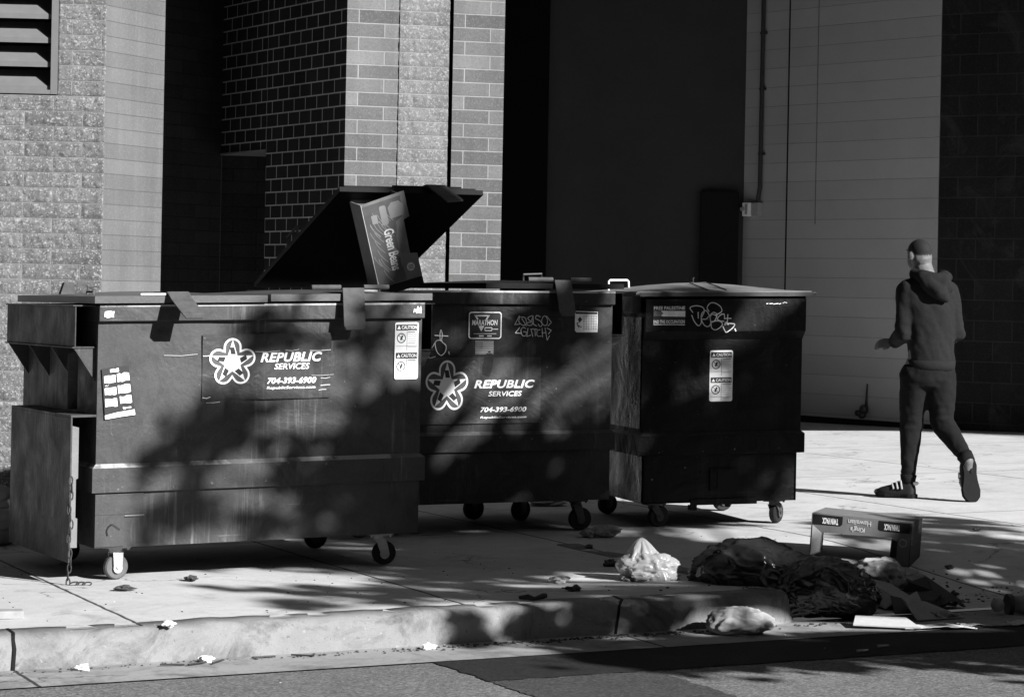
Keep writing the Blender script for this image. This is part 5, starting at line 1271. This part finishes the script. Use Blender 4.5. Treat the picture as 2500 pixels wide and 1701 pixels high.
trunk2 = MB(); leaves2 = MB(); cl2 = []
trunk2.tube([(0,0,0), (.04,.02,1.2), (-.02,.05,2.6), (.02,.0,4), (.0,.03,6.2)], [.2,.16,.14,.10,.03], 12)
for i in range(120):
    while True:
        u, s_, z = rnd.uniform(-2.3, 2.3), rnd.uniform(-3.4, 3.4), rnd.uniform(-1.8, 1.8)
        if (u/2.3)**2+(s_/3.4)**2+(z/1.8)**2 < 1: break
    q_ = US*u+SH*s_; cl2.append((Vector((q_.x, q_.y, 4.9+z)), .5, 46))
grow(tree2, trunk2, leaves2, cl2, 6.0)
tree3 = thing('street_tree', 'added tall tree whose high crown blocks the sky overhead, out of view on the left', 'tree', (-4.6, 9.7, KX*-4.6))  # unseen tree added to block sky light from overhead
trunk3 = MB(); leaves3 = MB(); cl3 = []
trunk3.tube([(0,0,0), (.04,.02,2.2), (.2,.0,4.6), (.7,-.05,7), (1.2,-.1,10.5)], [.26,.21,.19,.15,.05], 12)
for i in range(190):
    while True:
        u, s_, z = rnd.uniform(-5, 5), rnd.uniform(-5, 5), rnd.uniform(-2.6, 2.6)
        if (u/5)**2+(s_/5)**2+(z/2.6)**2 < 1: break
    cl3.append((Vector((1.6+u, -.2+s_, 11.4+z)), .8, 62))
grow(tree3, trunk3, leaves3, cl3, 10.0)
t4 = US*10.65 + SH*2.6
tree4 = thing('street_tree', 'added tall tree with a high crown blocking sky near the sun, out of view', 'tree', (t4.x, t4.y, KX*t4.x-.15))  # unseen tree added so its crown hides bright sky above the sun rays
trunk4 = MB(); leaves4 = MB(); cl4 = []
trunk4.tube([(0,0,0), (.05,.02,3), (-.1,.1,6.5), (.1,.0,10), (.0,.1,15)], [.27,.22,.2,.17,.05], 12)
for i in range(210):
    while True:
        u, s_, z = rnd.uniform(-5.5, 5.5), rnd.uniform(-5.5, 5.5), rnd.uniform(-2.6, 2.6)
        if (u/5.5)**2+(s_/5.5)**2+(z/2.6)**2 < 1: break
    q_ = US*u+SH*s_; cl4.append((Vector((q_.x, q_.y, 15.8+z+.12*s_)), .8, 62))
grow(tree4, trunk4, leaves4, cl4, 13.5)
# ------------------------------------------------------------------ light
W = bpy.data.worlds.new('World'); S.world = W; W.use_nodes = True
nt = W.node_tree; bg = nt.nodes['Background']; sky = nt.nodes.new('ShaderNodeTexSky'); sky.sky_type = 'NISHITA'; sky.sun_disc = False
sky.sun_elevation = SE; sky.sun_rotation = math.atan2(SH.x, SH.y); bw = nt.nodes.new('ShaderNodeRGBToBW')
nt.links.new(sky.outputs[0], bw.inputs[0]); nt.links.new(bw.outputs[0], bg.inputs[0]); bg.inputs[1].default_value = .05
sl = bpy.data.lights.new('sun', 'SUN'); sl.energy = 5; sl.angle = R(.65); sl.color = (1, 1, 1)
so_ = bpy.data.objects.new('sun', sl); COL.objects.link(so_); so_.rotation_euler = SUN.to_track_quat('Z', 'Y').to_euler(); so_.location = (10, -5, 12)
# ------------------------------------------------------------------ camera (level, shifted lens, slight roll)
cam = bpy.data.cameras.new('camera'); co = bpy.data.objects.new('camera', cam); COL.objects.link(co); S.camera = co
co.matrix_world = Matrix.Translation((0, 0, 1.43)) @ Matrix.Rotation(R(90), 4, 'X') @ Matrix.Rotation(.019, 4, 'Z')
cam.sensor_width = 36; cam.sensor_fit = 'HORIZONTAL'; cam.lens = 36*6200/2500; cam.shift_y = -150.5/2500; cam.clip_end = 1000; cam.clip_start = .1
S.view_settings.view_transform = 'Standard'; S.view_settings.look = 'None'; S.view_settings.exposure = 1.08; S.view_settings.gamma = 1; S.view_settings.use_curve_mapping = False
